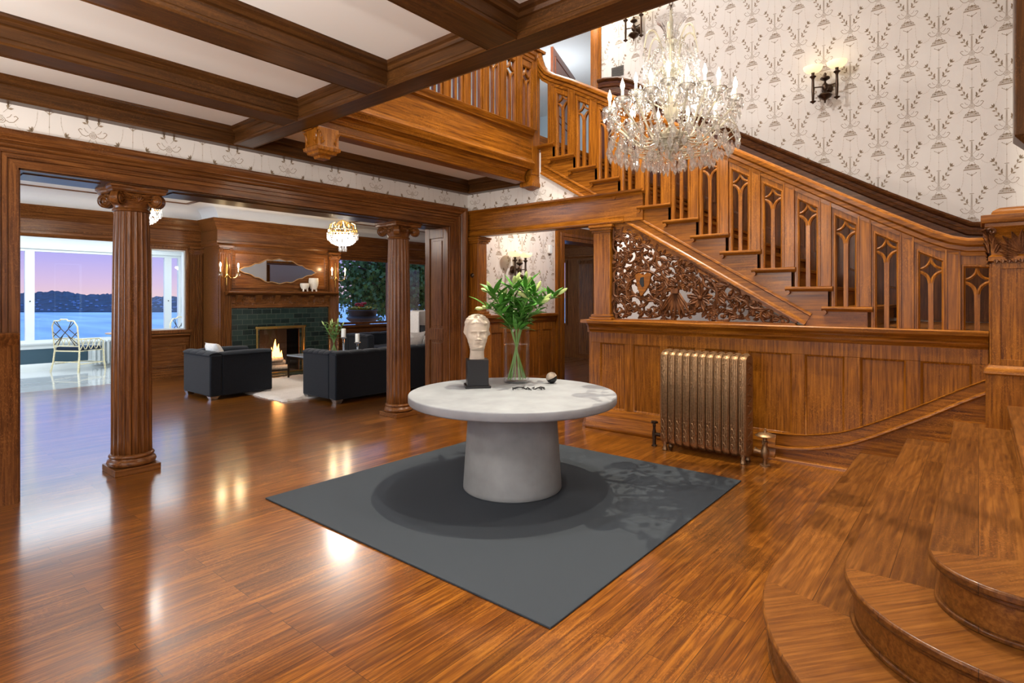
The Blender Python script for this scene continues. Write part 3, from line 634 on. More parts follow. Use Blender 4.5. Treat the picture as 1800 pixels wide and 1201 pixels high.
# dado panelling that climbs the papered wall behind the flight
dd = thing('stair_dado', 'dark moulded oak dado climbing the papered wall behind the stairs', 'panelling', (XW, .7, 1.3))
def dcap(y): return 2.67+0.60*(y-.755)
path = [(-3.2, 2.24), (-.25, 2.24), (.05, 2.28), (.35, 2.44), (.755, 2.67), (2.48, dcap(2.48)), (3.3, dcap(3.3)), (3.55, 4.38), (3.72, 4.55), (3.92, 4.69), (4.15, 4.80), (4.40, 4.84), (4.51, 4.84)]
dprof = [(0, 0), (.085, 0), (.095, -.018), (.09, -.035), (.07, -.05), (.055, -.055), (.05, -.085), (.065, -.10), (.06, -.125), (.035, -.14), (.035, -.21), (.045, -.22), (.042, -.245), (.02, -.26), (0, -.26)]
m = MB(); FW.sweep(m, path, dprof); m.build('cap_moulding', MY, dd)
low_ = [(a, (1.245 if a < .7 else min(dcap(a)-.2, 1.245+.6*(a-.7)))) for a, b in path]
m = MB(); FW.poly(m, [(a, b-.2) for a, b in path]+low_[::-1], 0, .02); m.build('backing', MZ, dd, smooth=False)
m = MB()
for i in range(12):
    y = .55+.36*i; 
    if y+.3 > 4.4: break
    b = lambda q: 1.55+.6*max(0, q-.7); t = lambda q: (dcap(q) if q > .755 else 2.5)-.36
    FW.sweep(m, [(y, b(y)), (y, t(y)), (y+.27, t(y+.27)), (y+.27, b(y+.27))], [(.02, 0), (.035, 0), (.03, -.02), (.02, -.022)], closed=True)
m.build('panel_moulding', MZ, dd)
# landing
m = MB(); m.box((5.0, -3.3, 1.06), (XW, -1.09, 1.24)); m.box((XS+.15, -1.09, 1.06), (XW, .76, 1.24)); m.box((XS+.2, -.34, 0), (XW, -.30, 1.06)); m.box((1.2, -3.3, 1.06), (5.0, -1.09, 1.24)); m.build('floor', TREADM, kind='structure', smooth=False)
m = MB(); m.box((XS+.15, -.30, 0), (XS+.2, 3.4, 1.06)); m.build('wall_core', OX, kind='structure', smooth=False)

# lower steps with bullnosed ends, wrapping round towards the hall
ls = thing('lower_steps', 'lower flight of broad oak steps with rounded bullnose ends', 'steps', (4.0, 0, 0))
NOSE = [(.785, (3.0, -.2, 1.20, .985)), (.45, (2.85, -.15, .62, .60)), (.15, (2.72, -.12, .28, .27)), (-.16, (2.55, -.42, .26, .26)), (-.47, (2.4, -.73, .26, .26)), (-.78, (2.25, -1.04, .26, .26))]
for j, (ny, (cx, cy, rx, ry)) in enumerate(NOSE):
    z = RISE*(j+1)
    def outline(ins):
        xe = 5.62; yb = min(-.44, ny-ins)
        q = [(7.58, -3.28), (7.58, yb)]+([(xe, yb), (xe, ny-ins)] if yb < ny-ins-.01 else [])
        for i in range(0, 19):
            a = pi/2*i/18; q.append((cx-(rx-ins)*sin(a), cy+(ny-cy-ins)*cos(a)))
        q.append((cx-rx+ins, -3.3)); return q
    m = MB(); o = outline(0); i0 = 0
    o = [(x, y) for x, y in o]
    m.prism(o, lambda q, a: (q[0], q[1], a), z-.032, z); 
    m.build('tread', TREADM, ls, smooth=True, bevel=.008, ang=30)
    m = MB(); o2 = outline(.035); m.prism(o2, lambda q, a: (q[0], q[1], a), z-RISE, z-.032); m.build('riser', TREADY, ls, ang=30)
    m = MB(); o3 = outline(.018); m.prism(o3, lambda q, a: (q[0], q[1], a), z-.05, z-.032); o4 = outline(.018); m.prism(o4, lambda q, a: (q[0], q[1], a), z-RISE, z-RISE+.02); m.build('cove_bead', TREADM, ls, bevel=.005, ang=30)
    # mitred end board of the bullnose
    e = [(cx-rx*sin(pi/2*i/18)+.0, cy+(ny-cy)*cos(pi/2*i/18)) for i in range(2, 19)]
    e = [(x+.006, y-.006) for x, y in e]+[(cx-rx+.006, -3.2), (cx-rx+.55, -3.2), (cx-rx+.55, cy-.5)]
    m = MB(); m.prism(e, lambda q, a: (q[0], q[1], a), z-.002, z+.0008); m.build('end_board', TREADY, ls, smooth=False)

# ------------------------------------------------------------------ balustrade bays
def tracery(m, fr, u, zc, zt, zb, hw=.078, n0=-.02, n1=.012, sl=0.0, w_=.014):
    """central mullion, concave diamond and arched lights inside one opening"""
    F = lambda a, b: fr.p(u+a, b, 0)
    def bar(pts, ww=w_):
        for i in range(len(pts)-1):
            (a, b), (c, d) = pts[i], pts[i+1]; l = sqrt((c-a)**2+(d-b)**2) or 1; nx, nz = -(d-b)/l*ww, (c-a)/l*ww
            fr.poly(m, [(u+a+nx, b+nz), (u+c+nx, d+nz), (u+c-nx, d-nz), (u+a-nx, b-nz)], n0, n1)
    fr.box(m, u-.017, u+.017, zb, zc-.095, n0+.0007, n1+.0017)
    for s in (-1, 1):
        A_ = .058; lo = [(u+s*(.008+(hw-.002)*(1-cos(t))), zc-.105+.093*sin(t)) for t in [pi/2*i/7 for i in range(8)]]
        fr.sweep(m, lo, [(n0, -w_*.85), (n1+.0007*s, -w_*.85), (n1+.004, 0), (n1+.0007*s, w_*.85), (n0, w_*.85)])
        up = [(u+s*(hw-.002)*(1-cos(t)), zc+.105-.093*sin(t)) for t in [pi/2*i/7 for i in range(8)]]
        fr.sweep(m, [(u, zt+.01)]+up, [(n0, -w_*.7), (n1-.0007*s-.001, -w_*.7), (n1+.003, 0), (n1-.0007*s-.001, w_*.7), (n0, w_*.7)])
def bay(fr, u, zb, zt0, zt1, zc, root, mt, pw=.08, hw=.0775, pitch=.297, post_side=1):
    """one opening: moulded stiles, arched head rail, tracery; zt0/zt1 = top of the opening at its low/high u side"""
    m = MB(); T = .11
    sl = (zt1-zt0)/(2*hw)
    uL, uR = u-hw, u+hw; iw = (pitch-pw-2*hw)/2
    for (a, b) in ((uL-iw, uL), (uR, uR+iw)):
        fr.poly(m, [(a, zb), (a, zt0+sl*(a-uL)+.0), (b, zt0+sl*(b-uL)), (b, zb)], -.03, .018)
    fr.poly(m, [(uL-iw, zt0-sl*iw), (uL-iw, zt0-sl*iw+T), (uR+iw, zt1+sl*iw+T), (uR+iw, zt1+sl*iw)], -.03, .018)
    fr.sweep(m, [(uL, zb), (uL, zt0), (uR, zt1), (uR, zb)], [(.018, .016), (.026, .012), (.026, .004), (.016, -.008), (-.02, -.008), (-.02, .0)])
    tracery(m, fr, u, zc, (zt0+zt1)/2, zb, hw)
    m.build('tracery_panel', mt, root, smooth=False)
def bpost(fr, u, zb, zt, root, mt, w_=.08):
    m = MB(); fr.box(m, u-w_/2, u+w_/2, zb, zt, -.04, .028); fr.box(m, u-w_/2-.008, u-w_/2+.004, zb, zt, -.03, .036); fr.box(m, u+w_/2-.004, u+w_/2+.008, zb, zt, -.03, .036)
    m.build('baluster_post', mt, root, smooth=False, bevel=.002)
RAILP = [(-.05, -.13), (.03, -.13), (.034, -.10), (.045, -.09), (.045, -.06), (.065, -.045), (.07, -.015), (.05, .0), (.01, .012), (-.03, .0), (-.05, -.02)]
bs = thing('stair_balustrade', 'oak stair balustrade of traceried openings below a moulded handrail', 'balustrade', (XS, .7, 1.3))
rail = [(-.07, 1.945), (.06, 1.95), (.16, 1.975), (.28, 2.03), (.42, 2.11), (.70, 2.27), (1.3, 2.63), (2.2, 3.17), (3.06, 3.70), (3.40, 3.90), (3.70, 4.07), (3.86, 4.15), (3.98, 4.21), (4.07, 4.27), (4.14, 4.36), (4.18, 4.47), (4.2, 4.56)]
m = MB(); FX.sweep(m, rail, RAILP); m.build('handrail', OY, bs, ang=30)
def under(y):
    for (a, b), (c, d) in zip(rail, rail[1:]):
        if a <= y <= c: return b+(d-b)*(y-a)/(c-a)-.13
    return rail[0][1]-.13 if y < 0 else rail[-1][1]-.13
for k in range(-3, 12):
    u = .89+.297*k
    zb = 1.245 if k < 0 else NZ0+RISE*k
    if u > 4.15: break
    t0 = min(under(u-.0775), under(u-.1)+.2)-.085; t1 = under(u+.0775)-.085
    if k == 11: t1 = min(t1, t0+.10)
    zc = 1.895+.6*(u-.59) if u > .5 else under(u)-.19
    if k == -3: zc = under(u)-.19
    hw = .0775
    if k == -3: u += .01
    bay(FX, u, zb, t0, t1, zc, bs, OZ)
for k in range(-3, 12):
    u = .75+.297*k+.0
    if k == -3: continue
    zb = 1.245 if k < 0 else NZ0+RISE*k-(RISE if False else 0)
    if u < .70: zb = 1.245
    bpost(FX, u, NZ0+RISE*max(0, k)-.0 if k >= 0 else 1.245, under(u)+.03, bs, OZ)
# balcony balustrade
FB = Fr('y', 4.22)
bb = thing('balcony_balustrade', 'oak balcony balustrade of traceried openings on a deep moulded fascia', 'balustrade', (4.0, 4.22, UPF))
m = MB(); FB.mould(m, [(-.05, 4.36), (.03, 4.36), (.034, 4.39), (.045, 4.4), (.045, 4.43), (.065, 4.445), (.07, 4.475), (.05, 4.49), (-.03, 4.49), (-.05, 4.47)], 2.58, 5.5); m.build('handrail', OX, bb)
m = MB(); FB.box(m, 2.58, 5.5, 3.10, 3.50, -.14, 0); FB.mould(m, [(0, 3.46), (.03, 3.475), (.035, 3.50), (.05, 3.52), (.055, 3.545), (.04, 3.555), (-.14, 3.555), (-.14, 3.46)], 2.58, 5.5)
FB.mould(m, [(0, 3.06), (.022, 3.06), (.03, 3.09), (.045, 3.11), (.05, 3.13), (.03, 3.16), (.012, 3.18), (0, 3.19)], 2.58, 5.5); m.build('fascia_board', OX, bb, ang=30)
m = MB(); FB.mould(m, [(-.22, 2.91), (-.08, 2.91), (-.07, 2.92), (-.07, 2.935), (-.082, 2.945), (-.082, 3.0), (-.07, 3.01), (-.06, 3.04), (-.03, 3.06), (0, 3.07), (0, 3.10), (-.22, 3.10)], 2.58, 5.46); m.build('fascia_beam', OX, bb, ang=30)
for i in range(9):
    u = 5.37-.297*i
    bay(FB, u, 3.55, 4.275, 4.275, 4.15, bb, OZ)
for i in range(10): bpost(FB, 5.37+.1485-.297*i, 3.55, 4.38, bb, OZ)

# ------------------------------------------------------------------ newel posts
def leaf3(m, c, ax_u, ax_n, L_, W_, ang, curl=.35, thick=.01, mi=0):
    """a small carved leaf in the plane (ax_u, z), swelling out along ax_n"""
    c = Vector(c); U = Vector(ax_u); Nn = Vector(ax_n); Zv = Vector((0, 0, 1))
    d = U*cos(ang)+Zv*sin(ang); s_ = -U*sin(ang)+Zv*cos(ang)
    vs = []; fs = []; n = 5
    for i in range(n+1):
        t = i/n; ww = W_*sin(pi*min(1, (t*.86+.12)))**.8*(1+.18*(i % 2)); out = curl*L_*(t**2)*.6
        for (a, b) in ((-1, 0), (-.45, .7), (0, .35), (.45, .7), (1, 0)):
            vs.append(c+d*(L_*t)+s_*(ww*a)+Nn*(out+b*thick))
    for i in range(n):
        for j in range(4): a = i*5+j; fs.append((a, a+1, a+6, a+5))
    fs.append((0, 5*n, 5*n+4, 4)) if False else None
    return m.add(vs, fs, mi)
nw = thing('newel_post', 'massive square oak newel with carved leaf capital beside the lower steps', 'newel post', (XS-.0, -.22, .5))
def sqb(m, cx, cy, h, z0, z1): m.box((cx-h, cy-h, z0), (cx+h, cy+h, z1))
CX, CY = 5.67, -.24
m = MB(); sqb(m, CX, CY, .165, .95, 1.79); m.build('shaft', OZ, nw, smooth=False, bevel=.004)
m = MB()
for s in (-1, 1):
    m.box((CX-.165-.012, CY+s*.165-s*.05, 1.0), (CX-.165, CY+s*.165, 1.75)); m.box((CX+s*.165-s*.05, CY+.165, 1.0), (CX+s*.165, CY+.177, 1.75))
m.box((CX-.177, CY-.115, 1.0), (CX-.165, CY+.115, 1.045)); m.box((CX-.177, CY-.115, 1.71), (CX-.165, CY+.115, 1.75))
m.build('shaft_frame', OZ, nw, smooth=False, bevel=.002)
m = MB(); sqb(m, CX, CY, .20, .3, .93); m.build('plinth', OZ, nw, smooth=False, bevel=.004)
m = MB(); prof = [(.205, .93), (.212, .94), (.208, .965), (.19, .985), (.178, 1.0)]
def sqloft(m, prof, cx, cy, mi=0):
    vs = []; fs = []
    for (h, z) in prof: vs += [(cx-h, cy-h, z), (cx+h, cy-h, z), (cx+h, cy+h, z), (cx-h, cy+h, z)]
    for i in range(len(prof)-1):
        for j in range(4): fs.append((i*4+j, i*4+(j+1) % 4, i*4+4+(j+1) % 4, i*4+4+j))
    fs.append((3, 2, 1, 0)); k = (len(prof)-1)*4; fs.append((k, k+1, k+2, k+3)); return m.add(vs, fs, mi)
sqloft(m, prof, CX, CY); m.build('plinth_moulding', OY, nw)
m = MB(); sqloft(m, [(.165, 1.76), (.185, 1.77), (.185, 1.80), (.168, 1.815), (.172, 1.9), (.185, 2.0), (.205, 2.02), (.205, 2.045), (.222, 2.05), (.228, 2.075), (.228, 2.105), (.21, 2.11), (.17, 2.115), (.16, 2.14), (.12, 2.165), (.06, 2.175)], CX, CY); m.build('cap', OY, nw)
m = MB(); random.seed(4)
for (o, U, Nn) in (((CX-.178, CY, 0), (0, 1, 0), (-1, 0, 0)), ((CX, CY+.178, 0), (1, 0, 0), (0, 1, 0))):
    o = Vector(o); Uv = Vector(U)
    for i in range(7): leaf3(m, o+Vector((0, 0, 1.83)), U, Nn, .16, .02, pi/2+(i-3)*.36, .3, .012)
    for s in (-1, 1):
        for i in range(6): leaf3(m, o+Uv*(s*.15)+Vector((0, 0, 1.83+.03*i)), U, Nn, .085, .016, pi/2+s*(.4-.35*i), .5, .012)
        for i in range(4): leaf3(m, o+Uv*(s*.02)+Vector((0, 0, 1.80)), U, Nn, .07+.02*i, .014, (0 if s > 0 else pi)+s*(-.25+.3*i), .3, .01)
        c_ = o+Uv*(s*.165)+Vector((0, 0, 1.985))+Vector(Nn)*.02
        m.tube([c_+Uv*(.03*(1-t)*cos(7*t)*s)+Vector((0, 0, .03*(1-t)*sin(7*t))) for t in [i/14 for i in range(14)]], .011, 6)
    for i in range(-4, 5): leaf3(m, o+Uv*(.035*i)+Vector((0, 0, 1.80)), U, Nn, .05, .017, -pi/2, .5, .008)
m.build('carved_capital', SCR, nw)
# newel at the head of the stairs, with a carved top and a moulded drop
NX, NYc = 5.585, 4.30
nh = thing('newel_post', 'tall square oak newel at the stair head with a pointed drop below', 'newel post', (NX, NYc, 3.2))
m = MB(); sqb(m, NX, NYc, .085, 3.0, 4.46); m.build('shaft', OZ, nh, bevel=.018, smooth=False)
m = MB(); sqloft(m, [(.02, 2.83), (.05, 2.85), (.095, 2.865), (.10, 2.90), (.085, 2.93), (.085, 3.0)], NX, NYc); m.build('drop', OZ, nh)
m = MB(); sqloft(m, [(.085, 4.36), (.09, 4.42), (.105, 4.50), (.105, 4.52), (.13, 4.53), (.135, 4.56), (.12, 4.575), (.06, 4.61)], NX, NYc); m.build('cap', OZ, nh)
m = MB()
for (o, U, Nn) in (((NX-.088, NYc, 0), (0, 1, 0), (-1, 0, 0)), ((NX, NYc-.088, 0), (1, 0, 0), (0, -1, 0))):
    for i in range(5): leaf3(m, Vector(o)+Vector((0, 0, 4.37)), U, Nn, .12, .014, pi/2+(i-2)*.33, .4, .01)
m.build('carved_leaves', OZ, nh)
pd = thing('ceiling_pendant', 'carved square oak drop under the crossing beam near the balcony', 'ornament', (2.70, 4.32, 2.75))
m = MB(); sqb(m, 2.70, 4.33, .10, 2.76, 2.93); m.build('block', OZ, pd, smooth=False, bevel=.003)
m = MB(); sqloft(m, [(.02, 2.675), (.045, 2.68), (.05, 2.70), (.085, 2.712), (.09, 2.73), (.108, 2.74), (.112, 2.765), (.10, 2.775)], 2.70, 4.33); m.build('stepped_drop', OZ, pd)
m = MB()
for (o, U, Nn) in (((2.598, 4.33, 0), (0, 1, 0), (-1, 0, 0)), ((2.70, 4.228, 0), (1, 0, 0), (0, -1, 0))):
    for s in (-1, 1):
        for i in range(5): leaf3(m, Vector(o)+Vector(U)*(s*.075)+Vector((0, 0, 2.79+.022*i)), U, Nn, .04, .01, pi/2+s*(.9-.5*i), .4, .006)
m.build('carving', OZ, pd)
# drop of the balcony newel on the right
rn = thing('newel_post', 'dark oak newel of the gallery hanging at the right edge above the carved newel', 'newel post', (5.75, -.34, 3.5))
m = MB(); m.box((5.62, -.62, 2.70), (5.88, -.205, 6.295)); m.build('shaft', DZ, rn, smooth=False, bevel=.01)
m = MB(); vs = [(5.62, -.62, 2.70), (5.88, -.62, 2.70), (5.88, -.205, 2.70), (5.62, -.205, 2.70), (5.66, -.56, 2.62), (5.84, -.56, 2.62), (5.84, -.275, 2.62), (5.66, -.275, 2.62)]
m.add(vs, [(0, 1, 2, 3), (7, 6, 5, 4), (0, 4, 5, 1), (1, 5, 6, 2), (2, 6, 7, 3), (3, 7, 4, 0)]); m.build('drop', DZ, rn, smooth=False)

# ------------------------------------------------------------------ carved fretwork screen below the flight
sc = thing('fretwork_screen', 'triangular carved scrollwork screen with shield and flower under the stairs', 'carved screen', (XS, 2.6, 1.25))
def U2(px, py):      # screen drawing coordinates -> the wall plane (real metres along the stair wall)
    return (3.205-(px-130)/1545*1.885+.0, 1.262+(870-py)/790*1.02)
rng = random.Random(11)
m = MB()
def P3(u, z, n=0): return Vector(FX.p(u, z, n))
def tri_in(u, z, e=.0): return 1.255+e < z < 2.30-e and u < 3.19-e and z < low(u)-.02-e
def scroll(u, z, r_, turns, a0, d, w_=.016, tail=None):
    pts = []; rad = []; n = int(14*turns)+6
    for i in range(n+1):
        t = i/n; a = a0+d*2*pi*turns*t; rr = r_*(1-t)**.85+.012
        pts.append((u+rr*cos(a), z+rr*sin(a))); rad.append(w_*(1-.45*t))
    if tail: pts = tail+pts; rad = [w_*(.5+.5*i/len(tail)) for i in range(len(tail))]+rad
    k = [i for i, p in enumerate(pts) if tri_in(*p, .004)]
    pts = [pts[i] for i in k]; rad = [rad[i] for i in k]
    if len(pts) > 3: m.tube([P3(a, b, -.012+.012*sin(i*.5)) for i, (a, b) in enumerate(pts)], rad, 6)
    m.ball(P3(u, z, .006), .02, 8, sx=.8) if tri_in(u, z, .02) else None
    # leaves licking off the outside of the scroll
    for i in range(2, n-1, 2):
        t = i/n; a = a0+d*2*pi*turns*t; rr = r_*(1-t)**.85+.012; q = (u+rr*cos(a), z+rr*sin(a))
        if t < .75 and tri_in(*q, .012):
            L_ = (.05+.35*rr)*rng.uniform(.7, 1.0); aa = a+d*.8
            if tri_in(q[0]+L_*cos(aa), q[1]+L_*sin(aa), .003): leaf3(m, P3(q[0], q[1], -.004), (0, 1, 0), (-1, 0, 0), L_, .014+.1*L_, aa, .25, .014)
SP = [(235, 240, 95, 1.5, 2.0, 1), (420, 200, 70, 1.3, 3.6, -1), (530, 320, 85, 1.4, .5, 1), (240, 490, 80, 1.5, 5.0, -1), (700, 470, 75, 1.4, 1.0, 1), (590, 575, 65, 1.3, 3.0, -1), (220, 620, 85, 1.4, 1.5, 1),
      (200, 790, 80, 1.5, 4.5, 1), (370, 740, 70, 1.2, .3, -1), (520, 790, 80, 1.3, 2.6, 1), (965, 690, 165, 1.0, 1.8, -1), (1215, 655, 70, 1.5, 3.6, 1), (1290, 785, 80, 1.6, .9, -1), (1505, 830, 60, 1.4, 2.4, 1),
      (1150, 830, 55, 1.3, 3.0, -1), (830, 410, 60, 1.3, 2.2, 1), (175, 120, 60, 1.2, 4.0, -1), (170, 380, 55, 1.3, .2, 1), (330, 330, 60, 1.2, 5.2, 1), (680, 830, 50, 1.2, 1.2, -1), (850, 800, 60, 1.2, 2.9, 1),
      (640, 380, 60, 1.2, 5.0, -1), (300, 130, 60, 1.2, 1.0, 1), (1400, 720, 45, 1.2, 3.9, -1), (430, 620, 190, .75, 2.6, 1), (430, 600, 150, .6, 5.6, -1), (1060, 560, 60, 1.2, .4, 1), (1610, 858, 35, 1.1, 1.0, -1),
      (880, 590, 50, 1.2, 4.4, 1), (760, 560, 55, 1.1, 1.6, -1)]
for (px, py, r_, tn, a0, d) in SP:
    u, z = U2(px, py); scroll(u, z, r_*.00122, tn, a0, -d, .015 if r_ < 100 else .019)
# long stems that link the scrolls
for pts in ([(130, 860), (170, 700), (260, 590), (240, 420), (330, 300), (440, 240), (530, 250)], [(280, 860), (330, 760), (300, 640), (330, 500), (420, 420), (560, 410), (620, 500)],
            [(130, 500), (210, 420), (320, 300), (360, 190), (330, 100)], [(400, 860), (560, 850), (640, 800), (620, 700), (690, 600), (780, 540), (770, 380), (700, 320)],
            [(800, 600), (850, 480), (960, 430), (1080, 500), (1140, 600), (1120, 700), (1010, 850)], [(1010, 850), (1130, 740), (1200, 680), (1330, 690), (1420, 780), (1490, 790), (1620, 850)],
            [(540, 260), (640, 420), (650, 540), (600, 640), (500, 720), (380, 660)]):
    q = [U2(*p) for p in pts]; s_ = []
    for i in range(len(q)-1):
        p0 = q[max(0, i-1)]; p1 = q[i]; p2 = q[i+1]; p3 = q[min(len(q)-1, i+2)]
        for j in range(6):
            t = j/6; f = lambda a, b, c, e: .5*((2*b)+(-a+c)*t+(2*a-5*b+4*c-e)*t*t+(-a+3*b-3*c+e)*t**3)
            s_.append((f(p0[0], p1[0], p2[0], p3[0]), f(p0[1], p1[1], p2[1], p3[1])))
    s_ = [p for p in s_ if tri_in(*p, .004)]
    m.tube([P3(a, b, -.01) for a, b in s_], [.017 - .006*abs(2*i/len(s_)-1) for i in range(len(s_))], 6)
    for i in range(2, len(s_)-2, 2):
        a = atan2(s_[i+1][1]-s_[i-1][1], s_[i+1][0]-s_[i-1][0])+(.7 if i % 4 else -.7)
        L_ = rng.uniform(.06, .10)
        if tri_in(s_[i][0]+L_*cos(a), s_[i][1]+L_*sin(a), .003): leaf3(m, P3(*s_[i], -.004), (0, 1, 0), (-1, 0, 0), L_, .021, a, .25, .014)
# scattered curled leaves fill the ground
for i in range(950):
    u = rng.uniform(1.4, 3.18); z = rng.uniform(1.27, 2.28); a = rng.uniform(0, 2*pi); L_ = rng.uniform(.04, .085)
    if tri_in(u, z, .008) and tri_in(u+L_*cos(a), z+L_*sin(a), .004) and (sin(u*17+1)*sin(z*19) > -.38):
        leaf3(m, P3(u, z, -.014), (0, 1, 0), (-1, 0, 0), L_, L_*.26, a, .2, .012)
m.build('scrollwork', SCR, sc)
m = MB(); q = [U2(*p) for p in ((385, 495), (420, 480), (460, 500), (500, 480), (540, 492), (520, 580), (480, 640), (440, 680), (405, 600))]
ho = [U2(*p) for p in ((440, 520), (470, 515), (475, 590), (455, 600), (430, 560))]
FX.poly(m, q, -.0, .03); m.build('shield', OY, sc, bevel=.004, smooth=False)
m = MB(); FX.poly(m, ho, .03, .034); m.build('shield_hole', IRON, sc, smooth=False)
m = MB(); fu, fz = U2(975, 690)
for i in range(9): leaf3(m, P3(fu, fz, .0), (0, 1, 0), (-1, 0, 0), .115 if i % 2 else .135, .032, 2*pi*i/9+.2, .3, .018)
m.ball(P3(fu, fz, .03), .026, 10); m.build('flower', SCR, sc)
m = MB(); tu, tz = U2(755, 630)
for i in range(7): leaf3(m, P3(tu, tz, .0), (0, 1, 0), (-1, 0, 0), .27, .026, -pi/2+(i-3)*.2, .1, .02)
m.box(FX.p(tu-.04, tz-.03, 0), FX.p(tu+.04, tz+.02, .035)); m.build('tassel', SCR, sc)
m = MB(); FX.poly(m, [(3.2, 1.245), (3.2, 1.262), (1.30, 1.262), (1.28, 1.245)], -.05, .03); FX.sweep(m, [(1.29, 1.262), (3.2, low(3.2)-.13)], [(-.05, 0), (-.05, .14), (-.0, .14), (0, .0)])
m.v = [v for v in m.v]; m.build('frame', OY, sc, smooth=False)
# ------------------------------------------------------------------ fluted columns of the opening
def flute(nf, dep):
    def f(a, z): 
        t = (a*nf/(2*pi)) % 1.0
        return 1-dep*max(0, sin(pi*t))**.6 if .08 < t < .92 else 1
    return f
def volute(m, c, axis_u, axis_n, r_, th, s):
    """spiral scroll disc with a raised coil, lying in the plane (axis_u, z)"""
    c = Vector(c); U = Vector(axis_u); Nn = Vector(axis_n); Z = Vector((0, 0, 1)); n = 16
    vs = []
    for sd in (-1, 1):
        for (rr, h) in ((1.0, .86), (.72, .62), (.4, .9), (.12, 1.1)):
            for i in range(n): a = 2*pi*i/n; vs.append(c+(U*cos(a)+Z*sin(a))*r_*rr+Nn*(sd*th*h))
    fs = []
    for sd in range(2):
        for j in range(3):
            for i in range(n): a = (sd*4+j)*n; fs.append((a+i, a+(i+1) % n, a+n+(i+1) % n, a+n+i))
        a = (sd*4+3)*n; fs.append([a+i for i in range(n)])
    for i in range(n): fs.append((i, (i+1) % n, 4*n+(i+1) % n, 4*n+i))
    m.add(vs, fs)
    for sd in (-1, 1):
        pts = []
        for i in range(30):
            t = i/29; a = pi/2+s*2*pi*1.9*t; rr = r_*(1-.85*t)*.93; pts.append(c+(U*cos(a)+Z*sin(a))*rr+Nn*(sd*th*.95))
        m.tube(pts, [r_*.13*(1-.5*i/29) for i in range(30)], 6)
def make_column():
    t = thing('column', 'fluted oak column with scrolled capital standing nearest the camera, left in the opening', 'column', (1.70, 5.70, 0), 0, 'fluted columns of the opening')
    m = MB(); m.lathe([(.138, .13), (.152, .14), (.150, .3), (.1495, .8), (.145, 1.3), (.138, 1.9), (.130, 2.24), (.128, 2.26)], n=240, mod=flute(20, .075)); m.build('shaft', BZ, t, world=False, ang=60)
    m = MB(); m.box((-.172, -.172, 0), (.172, .172, .055)); m.build('plinth', BX, t, world=False, bevel=.004, smooth=False)
    m = MB(); m.lathe([(.16, .055), (.178, .065), (.184, .085), (.176, .105), (.162, .112), (.158, .122), (.166, .13), (.170, .14), (.163, .152), (.152, .158), (.13, .16)], n=48); m.build('base', BX, t, world=False, ang=60)
    m = MB(); m.lathe([(.128, 2.235), (.14, 2.24), (.144, 2.25), (.138, 2.262), (.13, 2.268), (.135, 2.29), (.155, 2.32), (.16, 2.35), (.15, 2.385)], n=36)
    for i in range(4):
        a = pi/4+i*pi/2; U = (cos(a), sin(a), 0); Nn = (-sin(a), cos(a), 0); V = Vector(U)
        volute(m, V*.205+Vector((0, 0, 2.335)), U, Nn, .062, .034, 1)
        for k in (-1, 0, 1): leaf3(m, V*.13+Vector(Nn)*(.018*k)+Vector((0, 0, 2.36)), U, Nn, .10, .018, .25, .1, .02)
    for i in range(4):
        a = i*pi/2; U = Vector((-sin(a), cos(a), 0)); Nn = Vector((cos(a), sin(a), 0)); c = Nn*.150+Vector((0, 0, 2.345))
        for k in range(5): leaf3(m, c+Vector((0, 0, -.03)), U, Nn, .055, .011, pi/2+(k-2)*.45, .5, .012)
        for s in (-1, 1):
            for k in range(3): leaf3(m, c+U*(s*.03)+Vector((0, 0, -.02+.014*k)), U, Nn, .10, .010, (0.15 if s > 0 else pi-.15)+s*.12*k, .12, .012)
            m.tube([c+U*(s*(.03+.012*i))+Vector((0, 0, .028+.001*i*i*.6))+Nn*(.002*i) for i in range(9)], .009, 6)
    m.build('capital', BX, t, world=False, ang=45)
    m = MB(); vs = []; N_ = 32
    for (k, z) in ((.93, 2.388), (1.0, 2.398), (1.0, 2.415), (1.06, 2.425), (1.06, 2.448)):
        for i in range(N_):
            a = 2*pi*i/N_; q = abs(((a/(pi/2)) % 1)-.5)*2     # 0 at the corners, 1 mid side
            r_ = .185+(.285-.185)*(1-q)**1.6; vs.append((r_*k*cos(a), r_*k*sin(a), z))
    fs = [(j*N_+i, j*N_+(i+1) % N_, (j+1)*N_+(i+1) % N_, (j+1)*N_+i) for j in range(4) for i in range(N_)]+[list(range(N_)), [4*N_+i for i in range(N_)]]
    m.add(vs, fs); m.build('abacus', BX, t, world=False, ang=30)
    return t
c0 = make_column()
dupt(c0, (4.66, 5.72, 0), 0, 'fluted oak column with scrolled capital farther off, beside the round table')

# ------------------------------------------------------------------ mat and round table
m = MB(); m.box((2.08, 1.49, 0.001), (4.74, 4.09, .012)); m.build('floor_mat', MATM, smooth=False, bevel=.003); tag(COL.objects[-1], 'large square charcoal felt mat under the round table', 'mat')
TX, TY = 3.45, 2.84
t = thing('round_table', 'round grey concrete table with thick top on a conical drum', 'table', (TX, TY, .012))
rj = random.Random(3)
m = MB(); n = 96; jit = [rj.uniform(-.003, .003) for i in range(n)]
m.lathe([(.05, .681), (.74, .681), (.792, .684), (.806, .69), (.812, .70), (.812, .745), (.808, .752), (.80, .755), (.05, .755)], (TX, TY, 0), n, mod=lambda a, z: 1+(jit[int(round(a/(2*pi)*n)) % n]*.6 if z < .7 else 0)); m.build('tabletop', [CONC], t, ang=50)
m = MB(); m.lathe([(.05, .0125), (.38, .0125), (.387, .02), (.386, .05), (.345, .672), (.34, .681), (.05, .681)], (TX, TY, 0), 72); m.build('pedestal', CONCD, t, ang=50)
m = MB(); fa = atan2(-TY, -TX)+.02
